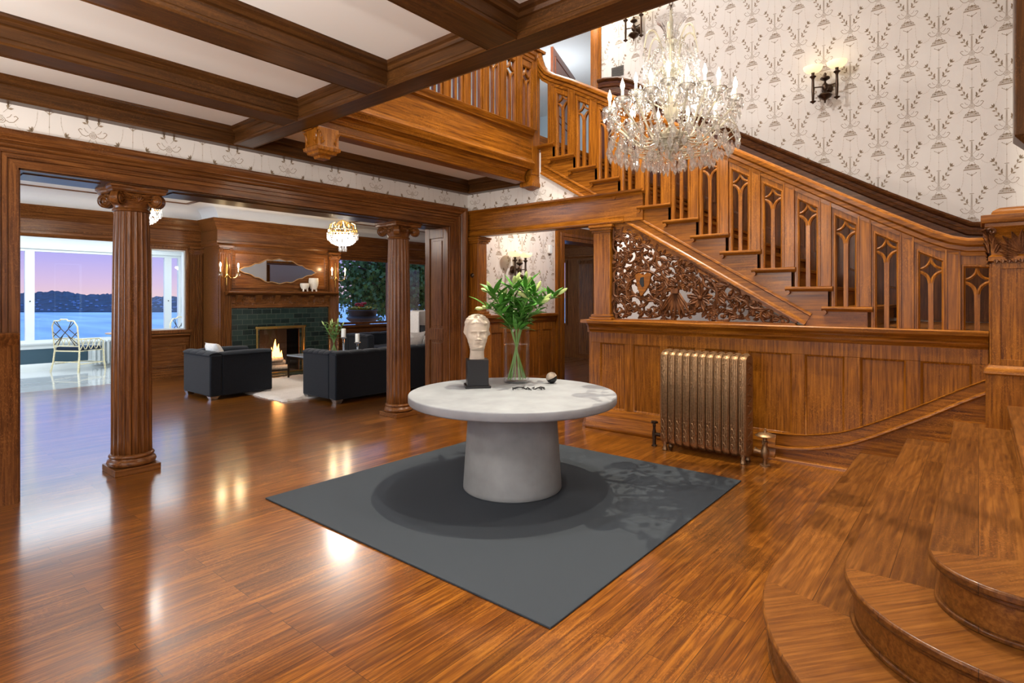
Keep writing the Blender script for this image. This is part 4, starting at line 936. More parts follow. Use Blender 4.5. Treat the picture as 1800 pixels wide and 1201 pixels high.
m.tube([(TX+cos(fa)*(.3845-.0625*(z/.66)), TY+sin(fa)*(.3845-.0625*(z/.66)), z) for z in (.02, .3, .66)], .0025, 6); m.build('seam', plain('dark_seam', lin(96, 98, 96), .7), t)

# ------------------------------------------------------------------ bust on a black block
bx, by = 3.46, 3.23
fwd = atan2(-by, -bx)       # towards the camera
b = thing('bust', 'ivory sculpted male head on a black cube base', 'bust', (bx, by, .755), fwd+.10)
m = MB(); m.box((-.105, -.105, .0), (.105, .105, .018)); m.build('base_plate', BLACK, b, world=False, bevel=.003, smooth=False)
m = MB(); m.box((-.087, -.087, .018), (.087, .087, .232)); m.build('block', BLACK, b, world=False, bevel=.002, smooth=False)
def headmesh():
    m = MB(); NA, NZ = 200, 210; vs = []; H0 = .232
    def lerp(tab, z):
        for (a, b_), (c, d) in zip(tab, tab[1:]):
            if a <= z <= c: 
                t = (z-a)/(c-a); t = t*t*(3-2*t); return b_+(d-b_)*t
        return tab[-1][1] if z > tab[-1][0] else tab[0][1]
    Hh = .375
    # z as a fraction of the height: neck 0..0.22, chin 0.26, mouth .37, nose .46, eyes .58, brow .64, hair to 1
    wid = [(0, .064), (.06, .060), (.16, .058), (.21, .059), (.26, .063), (.32, .069), (.40, .079), (.50, .086), (.60, .089), (.70, .089), (.80, .086), (.88, .074), (.94, .056), (.98, .032), (1.0, .004)]
    fro = [(0, .052), (.1, .048), (.19, .052), (.215, .070), (.24, .093), (.28, .101), (.32, .095), (.37, .101), (.42, .099), (.50, .100), (.56, .096), (.64, .104), (.72, .103), (.80, .095), (.88, .078), (.94, .055), (.98, .03), (1.0, .004)]
    bak = [(0, .062), (.2, .064), (.34, .078), (.5, .100), (.7, .112), (.82, .102), (.90, .08), (.96, .05), (.985, .03), (1.0, .004)]
    def G(a, a0, s): return math.exp(-((a-a0)/s)**2)
    for j in range(NZ+1):
        t = j/NZ; z = t*Hh; wv = lerp(wid, t); fv = lerp(fro, t); bv = lerp(bak, t)
        for i in range(NA):
            a = 2*pi*i/NA; ca, sa = cos(a), sin(a)   # a=0 is the face
            ad = a if a <= pi else a-2*pi
            dd_ = fv if ca > 0 else bv; ex = 2.35
            r_ = 1/((abs(ca)/dd_)**ex+(abs(sa)/wv)**ex)**(1/ex)
            e = 0
            if ca > 0:
                y_ = r_*sa       # lateral position in metres
                e += .031*G(t, .458, .024)*G(y_, 0, .014)+.018*G(t, .52, .055)*G(y_, 0, .0105)            # nose
                e += .010*G(t, .44, .014)*(G(y_, .017, .009)+G(y_, -.017, .009))                            # nostril wings
                e -= .006*G(t, .425, .010)*G(y_, 0, .02)
                e -= .022*G(t, .586, .020)*(G(y_, .038, .020)+G(y_, -.038, .020))                          # sockets
                e += .0125*G(t, .575, .0125)*(G(y_, .037, .013)+G(y_, -.037, .013))                         # eyeballs
                e += .0060*G(t, .595, .005)*(G(y_, .037, .016)+G(y_, -.037, .016))+.0048*G(t, .556, .0045)*(G(y_, .037, .014)+G(y_, -.037, .014))
                e += .0045*G(t, .628, .014)*(G(y_, .036, .026)+G(y_, -.036, .026))                          # brow
                e += .0085*G(t, .388, .009)*G(y_, 0, .022)+.010*G(t, .360, .010)*G(y_, 0, .018)           # lips
                e -= .011*G(t, .3735, .0045)*G(y_, 0, .024)-.0
                e -= .006*G(t, .335, .010)*G(y_, 0, .022)+.002*G(t, .408, .012)*G(y_, 0, .006)
                e += .008*G(t, .27, .026)*G(y_, 0, .022)                                                    # chin
                e += .005*G(t, .47, .05)*(G(y_, .06, .016)+G(y_, -.06, .016))                              # cheekbones
                e -= .004*G(t, .38, .04)*(G(y_, .055, .014)+G(y_, -.055, .014))
            hl = .775+.02*cos(ad*5+.6)-.25*max(0, min(1, (abs(ad)-.85)/.75))                                   # hair line
            if t > hl-.005:
                k = min(1, (t-hl+.005)/.05); k = k*k*(3-2*k); part = -.25
                wave = sin((ad-part)*7*(1 if ad > part else -1)+26*t)*.0062+sin((ad-part)*17*(1 if ad > part else -1)+52*t)*.0024
                e += k*(.012+wave)
                e -= k*.009*G(ad, part, .09)*(1 if t > .8 else .6)
                e += k*.010*G(t, .86, .05)*(G(ad, part+.35, .25)+G(ad, part-.35, .25))
            e += .010*G(t, .54, .055)*(G(abs(ad), 1.66, .14))+.005*G(t, .59, .03)*G(abs(ad), 1.72, .14)          # ears
            r2 = r_+e
            lean = .018*max(0, .24-t)/.24
            vs.append((r2*ca+.006-lean, r2*sa, H0+z))
    fs = [(j*NA+i, j*NA+(i+1) % NA, (j+1)*NA+(i+1) % NA, (j+1)*NA+i) for j in range(NZ) for i in range(NA)]
    fs += [list(range(NA))[::-1], [NZ*NA+i for i in range(NA)]]
    return m.add(vs, fs)
headmesh().build('head', PLASTER, b, world=False, ang=75)

# ------------------------------------------------------------------ glass cylinder vase with lilies
vx, vy, vz = 3.86, 3.13, .755
v = thing('glass_vase', 'clear glass cylinder vase half filled with water on the round table', 'vase', (vx, vy, vz))
m = MB(); m.lathe([(.002, 0.0), (.108, 0.0), (.112, .004), (.112, .47), (.106, .47), (.106, .026), (.10, .022), (.002, .022)], (vx, vy, vz), 56); m.build('vessel', VGLASS, v, ang=40)
m = MB(); m.lathe([(.002, .0225), (.1055, .0265), (.1055, .335), (.002, .335)], (vx, vy, vz), 48); m.build('water', WATER, v, ang=40)
lb = thing('lily_bouquet', 'loose bouquet of green budding lilies standing in the glass vase', 'flowers', (vx, vy, vz+.025))
rg = random.Random(5)
def blade(m, p, d, L_, W_, droop, tw):
    p = Vector(p); d = Vector(d).normalized(); sd = d.cross(Vector((0, 0, 1)))
    if sd.length < .1: sd = Vector((1, 0, 0))
    sd.normalize(); sd = (Matrix.Rotation(tw, 3, d) @ sd); n = 7; vs = []; pos = p.copy(); dir_ = d.copy()
    for i in range(n+1):
        t = i/n; ww = W_*max(.02, sin(pi*(t**.75)*.97+.03)); nn = sd.cross(dir_).normalized()
        for q, h in ((-1, 0), (0, -.22), (1, 0)): vs.append(pos+sd*(ww*q)+nn*(ww*h))
        pos = pos+dir_*(L_/n); dir_ = (dir_+Vector((0, 0, -droop/n))).normalized()
    fs = []
    for i in range(n):
        for j in range(2): a = i*3+j; fs.append((a, a+1, a+4, a+3))
    m.add(vs, fs)
NS = 14
for s_ in range(NS):
    a = 2*pi*s_/NS+rg.uniform(-.15, .15); spread = (.12+.22*((s_*7) % 5)/4)
    foot = Vector((vx-cos(a)*rg.uniform(.06, .094), vy-sin(a)*rg.uniform(.06, .094), vz+.03))
    neck = Vector((vx+cos(a)*rg.uniform(.02, .07), vy+sin(a)*rg.uniform(.02, .07), vz+.46))
    topz = vz+rg.uniform(.72, .86)-.55*max(0, spread-.14)
    tip = Vector((vx+cos(a)*spread, vy+sin(a)*spread, topz))
    pts = []
    for i in range(13):
        t = i/12
        if t < .5: q = foot.lerp(neck, t*2)
        else: u_ = (t-.5)*2; q = neck+(neck-foot)*(.5*u_*(1-u_))+(tip-neck)*u_*u_*(3-2*u_)*.6+(tip-neck)*u_*.4
        pts.append(q)
    m = MB(); m.tube(pts, [.0044-.0014*i/12 for i in range(13)], 7); stm = m.build('stem', STEM, lb)
    m = MB()
    for i in range(21):
        t = .50+.50*(i/20); k = min(11, int(t*12)); p = pts[k].lerp(pts[k+1] if k < 12 else pts[k], t*12-k)
        ph = a+i*2.4; o = Vector((cos(ph), sin(ph), rg.uniform(.35, 1.5)))
        blade(m, p, o, rg.uniform(.12, .20), rg.uniform(.016, .025), rg.uniform(.3, 1.0), rg.uniform(-.5, .5))
    m.build('leaves', LEAF, stm, world=True)
    d = (pts[-1]-pts[-3]).normalized()
    for i in range(rg.choice((1, 1, 2, 2))):
        o = (d+Vector((rg.uniform(-.8, .8), rg.uniform(-.8, .8), rg.uniform(0, .5)))).normalized(); L_ = rg.uniform(.07, .13); m = MB()
        st0 = pts[-1]; q = st0+o*.035; M_ = o.to_track_quat('Z', 'Y').to_matrix()
        m.tube([st0, st0+d*.015, q], .003, 6)
        m.lathe([(.002, 0), (.007, .008), (.0135, .03), (.017, L_*.55), (.013, L_*.8), (.006, L_*.95), (.001, L_)], q, 9, ax=M_, mod=lambda a_, z: 1+.10*cos(3*a_))
        m.build('bud', BUD, stm, world=True)
# two toned ball, twisted twig ornament
m = MB(); px, py = 4.01, 2.86; rr = .048
m.ball((px, py, .755+rr), rr, 32)
bl = thing('ball', 'small two toned ball, rough taupe above and glossy black below', 'ball', (px, py, .755))
M_ = Matrix.Rotation(.45, 4, Vector((cos(fwd), sin(fwd), 0)))
m = MB(); m.lathe([(max(.001, rr*sin(pi*j/24)), rr*cos(pi*j/24)) for j in range(13, 25)][::-1], n=36); m.xf(Matrix.Translation((0, 0, rr)) @ M_); m.build('black_half', BLACK, bl, world=False, label='glossy black half')
m = MB(); m.lathe([(max(.001, rr*1.01*sin(pi*j/24)), rr*1.01*cos(pi*j/24)) for j in range(0, 13)][::-1], n=36); m.xf(Matrix.Translation((0, 0, rr)) @ M_); m.build('taupe_half', plain('taupe_stone', lin(160, 146, 130), .7, bump=.3, nscale=90), bl, world=False, label='rough taupe half')
tw = MB(); rg = random.Random(9); cx, cy = 3.62, 2.80; lx, ly = sin(TH), -cos(TH)
pts = [(cx+lx*(-.12+.03*i), cy+ly*(-.12+.03*i), .762+.014*sin(i*1.1)) for i in range(9)]
tw.tube(pts, .0055, 6)
for i in range(9):
    p = pts[i]; a = rg.uniform(0, 2*pi); l = rg.uniform(.03, .06); tw.tube([p, (p[0]+cos(a)*l*.5, p[1]+sin(a)*l*.5, .772), (p[0]+cos(a+.6)*l, p[1]+sin(a+.6)*l, .760)], .0042, 6)
tw.build('iron_twig', IRON); tag(COL.objects[-1], 'black iron twig ornament lying at the front of the tabletop', 'ornament')

# ------------------------------------------------------------------ gold radiator with valves
rx, ry0, ry1 = 5.33, 1.60, 2.42
rd = thing('radiator', 'ornate aged gold cast iron radiator against the oak panelling', 'radiator', (rx, 2.01, 0))
NSC = 11; pit = (ry1-ry0)/NSC
for i in range(NSC):
    y = ry0+pit*(i+.5); end = i in (0, NSC-1); m = MB(); hw_ = pit*.47; dx = .11
    # section: a rounded slab, arched at the head
    out = []
    for k in range(9): a = pi*k/8; out.append((-dx*cos(a)*1.0, .93+.05*sin(a)))
    out = [(-dx, .10 if not end else .10), (-dx, .93)]+out[1:-1]+[(dx, .93), (dx, .10), (.06, .055), (-.06, .055)]
    vs = []; n = len(out)
    for (yy, k) in ((-hw_, .90), (-hw_*.6, 1.0), (hw_*.6, 1.0), (hw_, .90)):
        for (x, z) in out: vs.append((rx+x*k, y+yy, .5+(z-.5)*(.985 if k < 1 else 1)))
    fs = [(j*n+q, j*n+(q+1) % n, (j+1)*n+(q+1) % n, (j+1)*n+q) for j in range(3) for q in range(n)]+[list(range(n)), [3*n+q for q in range(n)]]
    m.add(vs, fs)
    # front ribs in the middle and scroll relief near the ends
    for yy in (-.5, 0, .5): m.tube([(rx-dx, y+yy*hw_, z) for z in (.12, .5, .94)], .0045, 6)
    for z0, z1, n_ in ((.64, .95, 9), (.12, .36, 7)):
        for q in range(n_):
            z = z0+(z1-z0)*q/n_; s = 1 if q % 2 else -1
            m.tube([(rx-dx-.004, y+s*hw_*.55*cos(2.0*tt)*(1-tt*.5), z+.016*sin(4*tt)) for tt in [k/6 for k in range(7)]], .0042, 5)
            m.ball((rx-dx-.003, y-s*hw_*.5, z+.01), .006, 6)
    for q in range(7): m.ball((rx-dx+.03*q+.01, y, .975+.008*sin(pi*q/6)), .008, 6)
    if end:
        for xx in (-.07, .07): m.lathe([(.012, 0.0), (.026, .004), (.022, .02), (.016, .05), (.03, .11), (.032, .16), (.02, .20)], (rx+xx, y, 0), 12)
        if i == 0:
            for q in range(16):
                z = .14+.05*q; m.tube([(rx-.05+.1*((q % 2)), y-hw_-.002, z), (rx, y-hw_-.006, z+.02), (rx+.05-.1*((q % 2)), y-hw_-.002, z+.03)], .005, 5)
    m.build('section', GOLD, rd, ang=40)
m = MB()
for z in (.13, .90): m.tube([(rx, ry0+.02, z), (rx, ry1-.02, z)], .028, 12)
m.build('connecting_pipe', GOLD, rd)
for nm, y, z, lab, s in (('radiator_valve', 1.47, .0, 'bronze radiator valve with round disc handle at the right of the radiator', -1), ('radiator_valve', 2.53, .0, 'small dark radiator valve at the left of the radiator', 1)):
    vv = thing(nm, lab, 'valve', (rx, y, 0)); big = s < 0; k = 1 if big else .62
    m = MB(); m.lathe([(.02, .0), (.045*k, .002), (.045*k, .010), (.018, .014), (.017, .06), (.026*k, .07), (.034*k, .10), (.036*k, .13), (.024*k, .16), (.02*k, .19), (.026*k, .20), (.026*k, .215), (.012, .22), (.01, .25)], (rx, y, 0), 20)
    m.tube([(rx, y, .12), (rx, y-s*.06, .12), (rx, y-s*.09, .125)], [.02, .02, .03], 12); m.build('body', BRONZE if not big else GOLD, vv, ang=50)
    m = MB()
    if big:
        m.lathe([(.002, .262), (.075, .262), (.082, .266), (.078, .274), (.05, .288), (.014, .296), (.012, .31), (.002, .315)], (rx, y, 0), 28, mod=lambda a, z: 1+.02*cos(14*a)); m.box((rx-.07, y-.006, .20), (rx+.07, y+.006, .206)); m.tube([(rx-.06, y, .205), (rx-.06, y, .262)], .004, 6); m.tube([(rx+.06, y, .205), (rx+.06, y, .262)], .004, 6)
        m.ball((rx+.01, y, .322), .01, 8)
    else: m.lathe([(.002, .23), (.03, .23), (.034, .24), (.03, .25), (.002, .252)], (rx, y, 0), 14, mod=lambda a, z: 1+.15*cos(5*a))
    m.build('handle', GOLD if big else BRONZE, vv)

# ------------------------------------------------------------------ wall sconces with alabaster bowls
def make_sconce(ztop=0):
    """local frame: the wall is the plane y=0, the lamp reaches towards -y; x runs along the wall"""
    t = thing('wall_sconce', '', 'wall lamp', (0, 0, 0))
    m = MB(); m.lathe([(.002, 0), (.06, 0), (.062, .012), (.05, .03), (.03, .045), (.018, .06), (.014, .13)], (0, 0, 0), 24, ax=Matrix.Rotation(pi/2, 3, 'X')); m.build('backplate', BRONZE, t, world=False, ang=50)
    m = MB(); c = (0, -.14, 0)
    m.lathe([(.002, -.20), (.008, -.195), (.010, -.17), (.022, -.16), (.062, -.135), (.075, -.11), (.062, -.09), (.022, -.075), (.014, -.06), (.03, -.04), (.036, -.01), (.03, .02), (.014, .035), (.012, .06), (.03, .07), (.052, .085), (.05, .10), (.025, .115), (.014, .12), (.018, .14), (.008, .155), (.002, .16)], c, 24); m.build('stem', BRONZE, t, world=False, ang=50)
    for s in (-1, 1):
        m = MB(); x = s*.125; m.tube([(0, -.14, -.005), (x, -.155, .005)], .008, 8); m.build('arm', BRONZE, t, world=False)
        m = MB(); m.lathe([(.002, -.19), (.007, -.18), (.03, -.165), (.034, -.158), (.012, -.15), (.014, -.14), (.017, -.02), (.016, .02), (.014, .10), (.02, .12), (.035, .13), (.036, .138), (.018, .145), (.016, .17), (.022, .18)], (x, -.155, 0), 16); m.build('candle_tube', BRONZE, t, world=False, ang=50)
        m = MB(); m.lathe([(.012, .178), (.04, .18), (.075, .194), (.098, .222), (.106, .25), (.101, .25), (.093, .226), (.07, .20), (.036, .187), (.012, .186)], (x, -.155, 0), 28); m.build('bowl', SHADE, t, world=False, ang=60, label='lit cream alabaster bowl')
    return t
s0 = make_sconce()
s0.location = (XW, 1.39, 3.98); s0.rotation_euler = (0, 0, -pi/2)
s0['label'] = 'two armed bronze sconce with lit bowls high on the papered wall above the stairs'; s0['group'] = 'bronze sconces with alabaster bowls'
dupt(s0, (XW, 3.86, 5.42), -pi/2, 'two armed bronze sconce near the balcony, half hidden behind the chandelier')
dupt(s0, (6.62, YO, 1.92), 0, 'two armed bronze sconce in the passage seen above the lilies')
for (x, y, z) in ((XW-.155, 1.265, 4.22), (XW-.155, 1.515, 4.22), (XW-.155, 3.735, 5.66), (XW-.155, 3.985, 5.66), (6.495, YO-.155, 2.16), (6.745, YO-.155, 2.16)):
    plight('sconce_bulb', (x, y, z+.12), 0.22, (1.0, .80, .50), .03)
# vent grille, sensor box
m = MB(); m.box((XW-.012, 4.10, 4.83), (XW, 4.30, 4.98)); 
for i in range(7): m.box((XW-.018, 4.115, 4.845+.018*i), (XW-.010, 4.285, 4.853+.018*i))
m.build('vent_grille', plain('grey_metal', lin(84, 80, 74), .5, metal=.4), smooth=False); tag(COL.objects[-1], 'small grey vent grille on the papered wall beside the balcony doorway', 'vent')
m = MB(); m.box((7.52, YO-.05, 2.22), (7.60, YO, 2.36)); m.build('wall_sensor', WTRIM, bevel=.01); tag(COL.objects[-1], 'small white sensor box high on the passage wall', 'sensor')

# ------------------------------------------------------------------ the crystal chandelier
HX, HY_, HZ = 4.33, 1.91, 0
ch = thing('crystal_chandelier', 'large crystal chandelier with candle bulbs hanging in the stair hall', 'chandelier', (HX, HY_, 3.76))
rc = random.Random(21)
m = MB()
for i in range(60):
    z = 3.83+.041*i; 
    if z > 6.28: break
    a = (i % 2)*pi/2; m.tube([(HX+.014*cos(q)*cos(a), HY_+.014*cos(q)*sin(a), z+.026*sin(q)) for q in [2*pi*k/8 for k in range(8)]], .004, 5, closed=True)
m.build('chain', BRONZE, ch)
m = MB(); m.lathe([(.004, 2.60), (.02, 2.62), (.035, 2.66), (.10, 2.72), (.145, 2.77), (.15, 2.785), (.06, 2.79), (.03, 2.83), (.022, 2.9), (.05, 2.96), (.062, 3.0), (.045, 3.06), (.022, 3.1), (.02, 3.22), (.05, 3.27), (.085, 3.33), (.09, 3.35), (.04, 3.36), (.02, 3.40), (.018, 3.5), (.03, 3.53), (.05, 3.56), (.02, 3.60), (.015, 3.66), (.012, 3.82)], (HX, HY_, 0), 32); m.build('stem', ARMG, ch, ang=50)
m = MB(); m.lathe([(.03, 3.52), (.045, 3.60), (.06, 3.66), (.09, 3.71), (.115, 3.735), (.118, 3.74), (.088, 3.715), (.055, 3.66), (.04, 3.60), (.026, 3.52)], (HX, HY_, 0), 36, mod=lambda a, z: 1+.04*cos(12*a)); m.build('tulip_crown', GLASS, ch)
def droplet(m, p, L_, w_, n=6):     # faceted almond pendant with a bead
    m.ball((p[0], p[1], p[2]-.006), .006, 6)
    m.lathe([(.0008, -L_), (w_*.45, -L_*.86), (w_, -L_*.58), (w_*.75, -L_*.36), (w_*.25, -L_*.16), (.001, -.012)], p, n, sx=1, sy=.62)
def bobeche(m, p, r_):
    m.lathe([(.012, -.012), (r_*.55, -.006), (r_*.9, .010), (r_, .026), (r_*.96, .026), (r_*.84, .014), (r_*.5, .0), (.012, -.004)], p, 20, mod=lambda a, z: 1+.05*cos(10*a))
pendants = []
arms = [(2*pi*i/12+.12, .49, 3.00, 2.80) for i in range(12)]+[(2*pi*i/6+.35, .30, 3.115, 2.86) for i in range(6)]
for i, (a, r_, zb, z0) in enumerate(arms):
    ca, sa = cos(a), sin(a); P = lambda r__, z: (HX+r__*ca, HY_+r__*sa, z)
    m = MB(); pts = []
    for k in range(15):
        t = k/14; rr = .03+(r_-.03)*t; z = z0-.06*sin(pi*min(1, t*1.25))+(zb-z0-.03)*max(0, (t-.45)/.55)**1.6
        pts.append(P(rr, z))
    pts += [P(r_, zb-.02)]
    m.tube(pts, .0085, 8); m.build('arm', ARMG, ch)
    m = MB(); bobeche(m, P(r_, zb), .058); m.build('bobeche', CRYST, ch, ang=50); m = MB(); m.tube([P(r_, zb+.022)[:2]+(0,) if False else (P(r_, zb)[0]+.054*cos(2*pi*k/20), P(r_, zb)[1]+.054*sin(2*pi*k/20), zb+.020) for k in range(20)], .0085, 7, closed=True); m.build('bobeche_rim', GLASS, ch)
    m = MB(); m.lathe([(.010, .0), (.014, .002), (.012, .01), (.0115, .085), (.009, .088)], P(r_, zb), 12); cn = m.build('candle', CANDLE, ch)
    m = MB(); m.lathe([(.006, .085), (.011, .095), (.0165, .115), (.0155, .13), (.009, .15), (.003, .168), (.0008, .176)], P(r_, zb), 12); m.build('bulb', BULB, cn, ang=80)
    plight('candle_bulb', P(r_, zb+.20), 3.0, (1.0, .92, .78), .02)
    for q in range(8):
        b_ = 2*pi*q/8; pendants.append((HX+r_*ca+.052*cos(b_), HY_+r_*sa+.052*sin(b_), zb+.012, (.05 if q % 2 else .10), .015 if q % 2 else .022))
for ring, (r_, z, n_, L_, w_) in enumerate(((.50, 2.80, 28, .13, .034), (.47, 2.86, 24, .07, .022), (.43, 2.745, 26, .12, .032), (.39, 2.80, 20, .07, .02), (.35, 2.70, 22, .12, .030), (.27, 2.66, 18, .11, .028), (.18, 2.64, 13, .10, .026), (.09, 2.62, 10, .10, .02), (.30, 2.88, 26, .08, .02), (.21, 3.33, 16, .10, .022), (.12, 3.27, 12, .08, .018), (.17, 3.12, 16, .08, .018), (.26, 3.06, 20, .07, .017), (.17, 3.46, 12, .09, .02))):
    for q in range(n_):
        b_ = 2*pi*q/n_+ring*.2; rr = r_+rc.uniform(-.02, .02); pendants.append((HX+rr*cos(b_), HY_+rr*sin(b_), z+rc.uniform(-.02, .02)-.02, L_*rc.uniform(.8, 1.1), w_))
# swags of beads between the tiers
m = MB()
def swag(p, q, sag, n_=12, r_=.0078):
    for k in range(n_+1):
        t = k/n_; m.ball((p[0]+(q[0]-p[0])*t, p[1]+(q[1]-p[1])*t, p[2]+(q[2]-p[2])*t-sag*sin(pi*t)), r_*(1.3 if k % 3 == 0 else 1), 6)
for i in range(12):
    a = arms[i][0]; b_ = arms[(i+1) % 12][0]
    swag((HX+.49*cos(a), HY_+.49*sin(a), 2.985), (HX+.49*cos(b_), HY_+.49*sin(b_), 2.985), .08)
    swag((HX+.44*cos(a), HY_+.44*sin(a), 2.96), (HX+.09*cos(a), HY_+.09*sin(a), 3.33), .07, 16)
    swag((HX+.5*cos(a), HY_+.5*sin(a), 2.93), (HX+.2*cos(a), HY_+.2*sin(a), 2.68), .04, 12)
    swag((HX+.20*cos(a), HY_+.20*sin(a), 3.40), (HX+.06*cos(a), HY_+.06*sin(a), 3.62), .03, 8, .009)
    swag((HX+.30*cos(a), HY_+.30*sin(a), 3.09), (HX+.12*cos(a+.4), HY_+.12*sin(a+.4), 3.34), .05, 10, .009)
    swag((HX+.22*cos(a), HY_+.22*sin(a), 3.36), (HX+.22*cos(b_), HY_+.22*sin(b_), 3.36), .06, 7, .009)
m.build('bead_swags', CRYST, ch, ang=60, kind='stuff')
m = MB()
for i in range(40):        # short stalks that carry the inner pendants
    pass
for r_, z in ((.50, 2.80), (.43, 2.745), (.35, 2.70), (.27, 2.66), (.18, 2.64)):
    m.tube([(HX+r_*cos(2*pi*k/40), HY_+r_*sin(2*pi*k/40), z) for k in range(40)], .003, 6, closed=True)
for i in range(12):
    a = arms[i][0]; m.tube([(HX+.09*cos(a), HY_+.09*sin(a), 2.66), (HX+.27*cos(a), HY_+.27*sin(a), 2.66), (HX+.43*cos(a), HY_+.43*sin(a), 2.745), (HX+.5*cos(a), HY_+.5*sin(a), 2.80), (HX+.46*cos(a), HY_+.46*sin(a), 2.87)], .0045, 6)
m.build('basket_frame', ARMG, ch)
for i in range(6):         # upper shepherd's crooks
    a = 2*pi*i/6+.3; m = MB(); pts = []
    for k in range(18):
        t = k/17; q = -pi/2+t*pi*1.35
        rr = .05+.155*t if t < .5 else .05+.155*t; rr = .06+.11*(1-cos(pi*t))*.75+.0; z = 3.34+.30*sin(pi*min(1, t*1.15)*.75)-(.06*max(0, t-.8)/.2)
        pts.append((HX+rr*cos(a), HY_+rr*sin(a), z))
    m.tube(pts, .0075, 8); m.build('crook', ARMG, ch)
    pendants.append((pts[-1][0], pts[-1][1], pts[-1][2], .12, .026)); pendants.append((HX+.13*cos(a+.5), HY_+.13*sin(a+.5), 3.52, .10, .02))
    m = MB(); pts = []
    for k in range(16):
        t = k/15; pts.append((HX+(.05+.17*sin(pi*t*.9))*cos(a+.5), HY_+(.05+.17*sin(pi*t*.9))*sin(a+.5), 3.02+.30*t))
    m.tube(pts, .007, 8); m.build('crook', ARMG, ch)
for i in range(6):
    a = 2*pi*i/6+.8
    for k in range(3): pendants.append((HX+(.1+.05*k)*cos(a+.2*k), HY_+(.1+.05*k)*sin(a+.2*k), 3.28-.10*k, .09, .018))
rc.shuffle(pendants)
pendants.sort(key=lambda p: (p[0]*cos(TH)+p[1]*sin(TH))-8*p[4])
for p in pendants[:96]:
    m = MB(); droplet(m, p[:3], p[3], p[4]); m.build('crystal_pendant', CRYST, ch, smooth=False)
m = MB()
for p in pendants[96:]: droplet(m, p[:3], p[3], p[4])
m.build('crystal_pendant', CRYST, ch, smooth=False, kind='stuff')

# torch lamps added out of view to carry the ceiling fill spots
def torch(x, y, lab):
    t = thing('added_floor_lamp', lab, 'added lamp', (x, y, 0))
    m = MB(); m.lathe([(.002, 0), (.15, 0), (.155, .012), (.12, .03), (.03, .05), (.014, .09), (.012, 1.6), (.03, 1.64), (.012, 1.68), (.01, 1.70)], (x, y, 0), 28); m.build('stand', BRONZE, t, ang=50)
    m = MB(); m.lathe([(.01, 1.66), (.06, 1.67), (.13, 1.70), (.17, 1.75), (.175, 1.76), (.165, 1.755), (.12, 1.715), (.05, 1.685), (.01, 1.68)], (x, y, 0), 32); m.build('bowl', BRONZE, t, ang=50)
torch(-1.7, 3.1, 'added bronze torch lamp for ceiling light, beyond the left edge')
torch(-0.5, -0.9, 'added bronze torch lamp for ceiling light, behind the camera')
# ------------------------------------------------------------------ living room shell
FL = Fr('y', LRY); FBR = Fr('y', BRY)
m = MB()
m.box((-3.0, LRY, 0), (0.6, LRY+.15, 3.25)); m.box((0.6, LRY, 2.48), (3.35, LRY+.15, 3.25)); m.box((3.35, LRY, 0), (3.73, LRY+.15, 3.25)); m.box((3.73, LRY, 0), (4.31, LRY+.15, .90)); m.box((3.73, LRY, 2.38), (4.31, LRY+.15, 3.25))
m.box((4.31, LRY, 0), (7.30, LRY+.15, 3.25)); m.box((7.30, LRY, 0), (10.4, LRY+.15, .84)); m.box((7.30, LRY, 2.43), (10.4, LRY+.15, 3.25)); m.box((10.4, LRY, 0), (12.05, LRY+.15, 3.25))
m.build('wall_far', BX, kind='structure', smooth=False)
m = MB(); m.box((-3.1, YB, 0), (-3.0, 7.0, 3.25)); m.box((-3.1, 10.4, 0), (-3.0, LRY, 3.25)); m.box((-3.1, 7.0, 0), (-3.0, 10.4, .8)); m.box((-3.1, 7.0, 2.5), (-3.0, 10.4, 3.25)); m.build('wall_left', WHITE, kind='structure', smooth=False)
m = MB(); m.box((11.9, YO, 0), (12.05, 8.0, 3.25)); m.box((11.9, 8.0, 0), (12.05, 9.6, .8)); m.box((11.9, 8.0, 2.43), (12.05, 9.6, 3.25)); m.box((11.9, 9.6, 0), (12.05, LRY, 3.25)); m.build('wall_right', BZ, kind='structure', smooth=False)
m = MB(); m.box((12.05, 3.0, 0), (12.2, YO, 3.3)); m.box((XW+.15, 3.0, 0), (12.05, 3.1, 3.3)); m.build('wall_right', PAPER, kind='structure', smooth=False)
# entablature (architrave, frieze, cornice) round the far wall and over the chimney breast
ENT = [(0, 2.46), (.03, 2.46), (.035, 2.50), (.045, 2.51), (.045, 2.55), (.03, 2.56), (.03, 2.74), (.045, 2.75), (.05, 2.78), (.085, 2.82), (.10, 2.86), (.135, 2.90), (.14, 2.935), (.15, 2.95), (0, 2.95)]
def ent(name, path, closed=False):    # path in plan (x,y), profile grows to the left of travel
    m = MB(); k = len(path); n = len(ENT); P = [Vector(p) for p in path]; vs = []
    for i in range(k):
        d0 = (P[i]-P[max(0, i-1)]) if i > 0 else (P[1]-P[0]); d1 = (P[i+1]-P[i]) if i < k-1 else (P[-1]-P[-2])
        n0 = Vector((-d0.y, d0.x)).normalized(); n1 = Vector((-d1.y, d1.x)).normalized(); b = n0+n1; b = b/b.dot(n0)
        for (q, z) in ENT: w_ = P[i]+b*q; vs.append((w_.x, w_.y, z))
    fs = [(i*n+j, i*n+(j+1) % n, (i+1)*n+(j+1) % n, (i+1)*n+j) for i in range(k-1) for j in range(n)]+[list(range(n)), [(k-1)*n+j for j in range(n)]]
    m.add(vs, fs); m.build(name, BX, kind='structure')
ent('trim_22', [(11.9, LRY), (7.12, LRY), (7.12, BRY), (4.60, BRY), (4.60, LRY), (-3.0, LRY)])
ent('trim_23', [(11.9, YB), (11.9, LRY)])
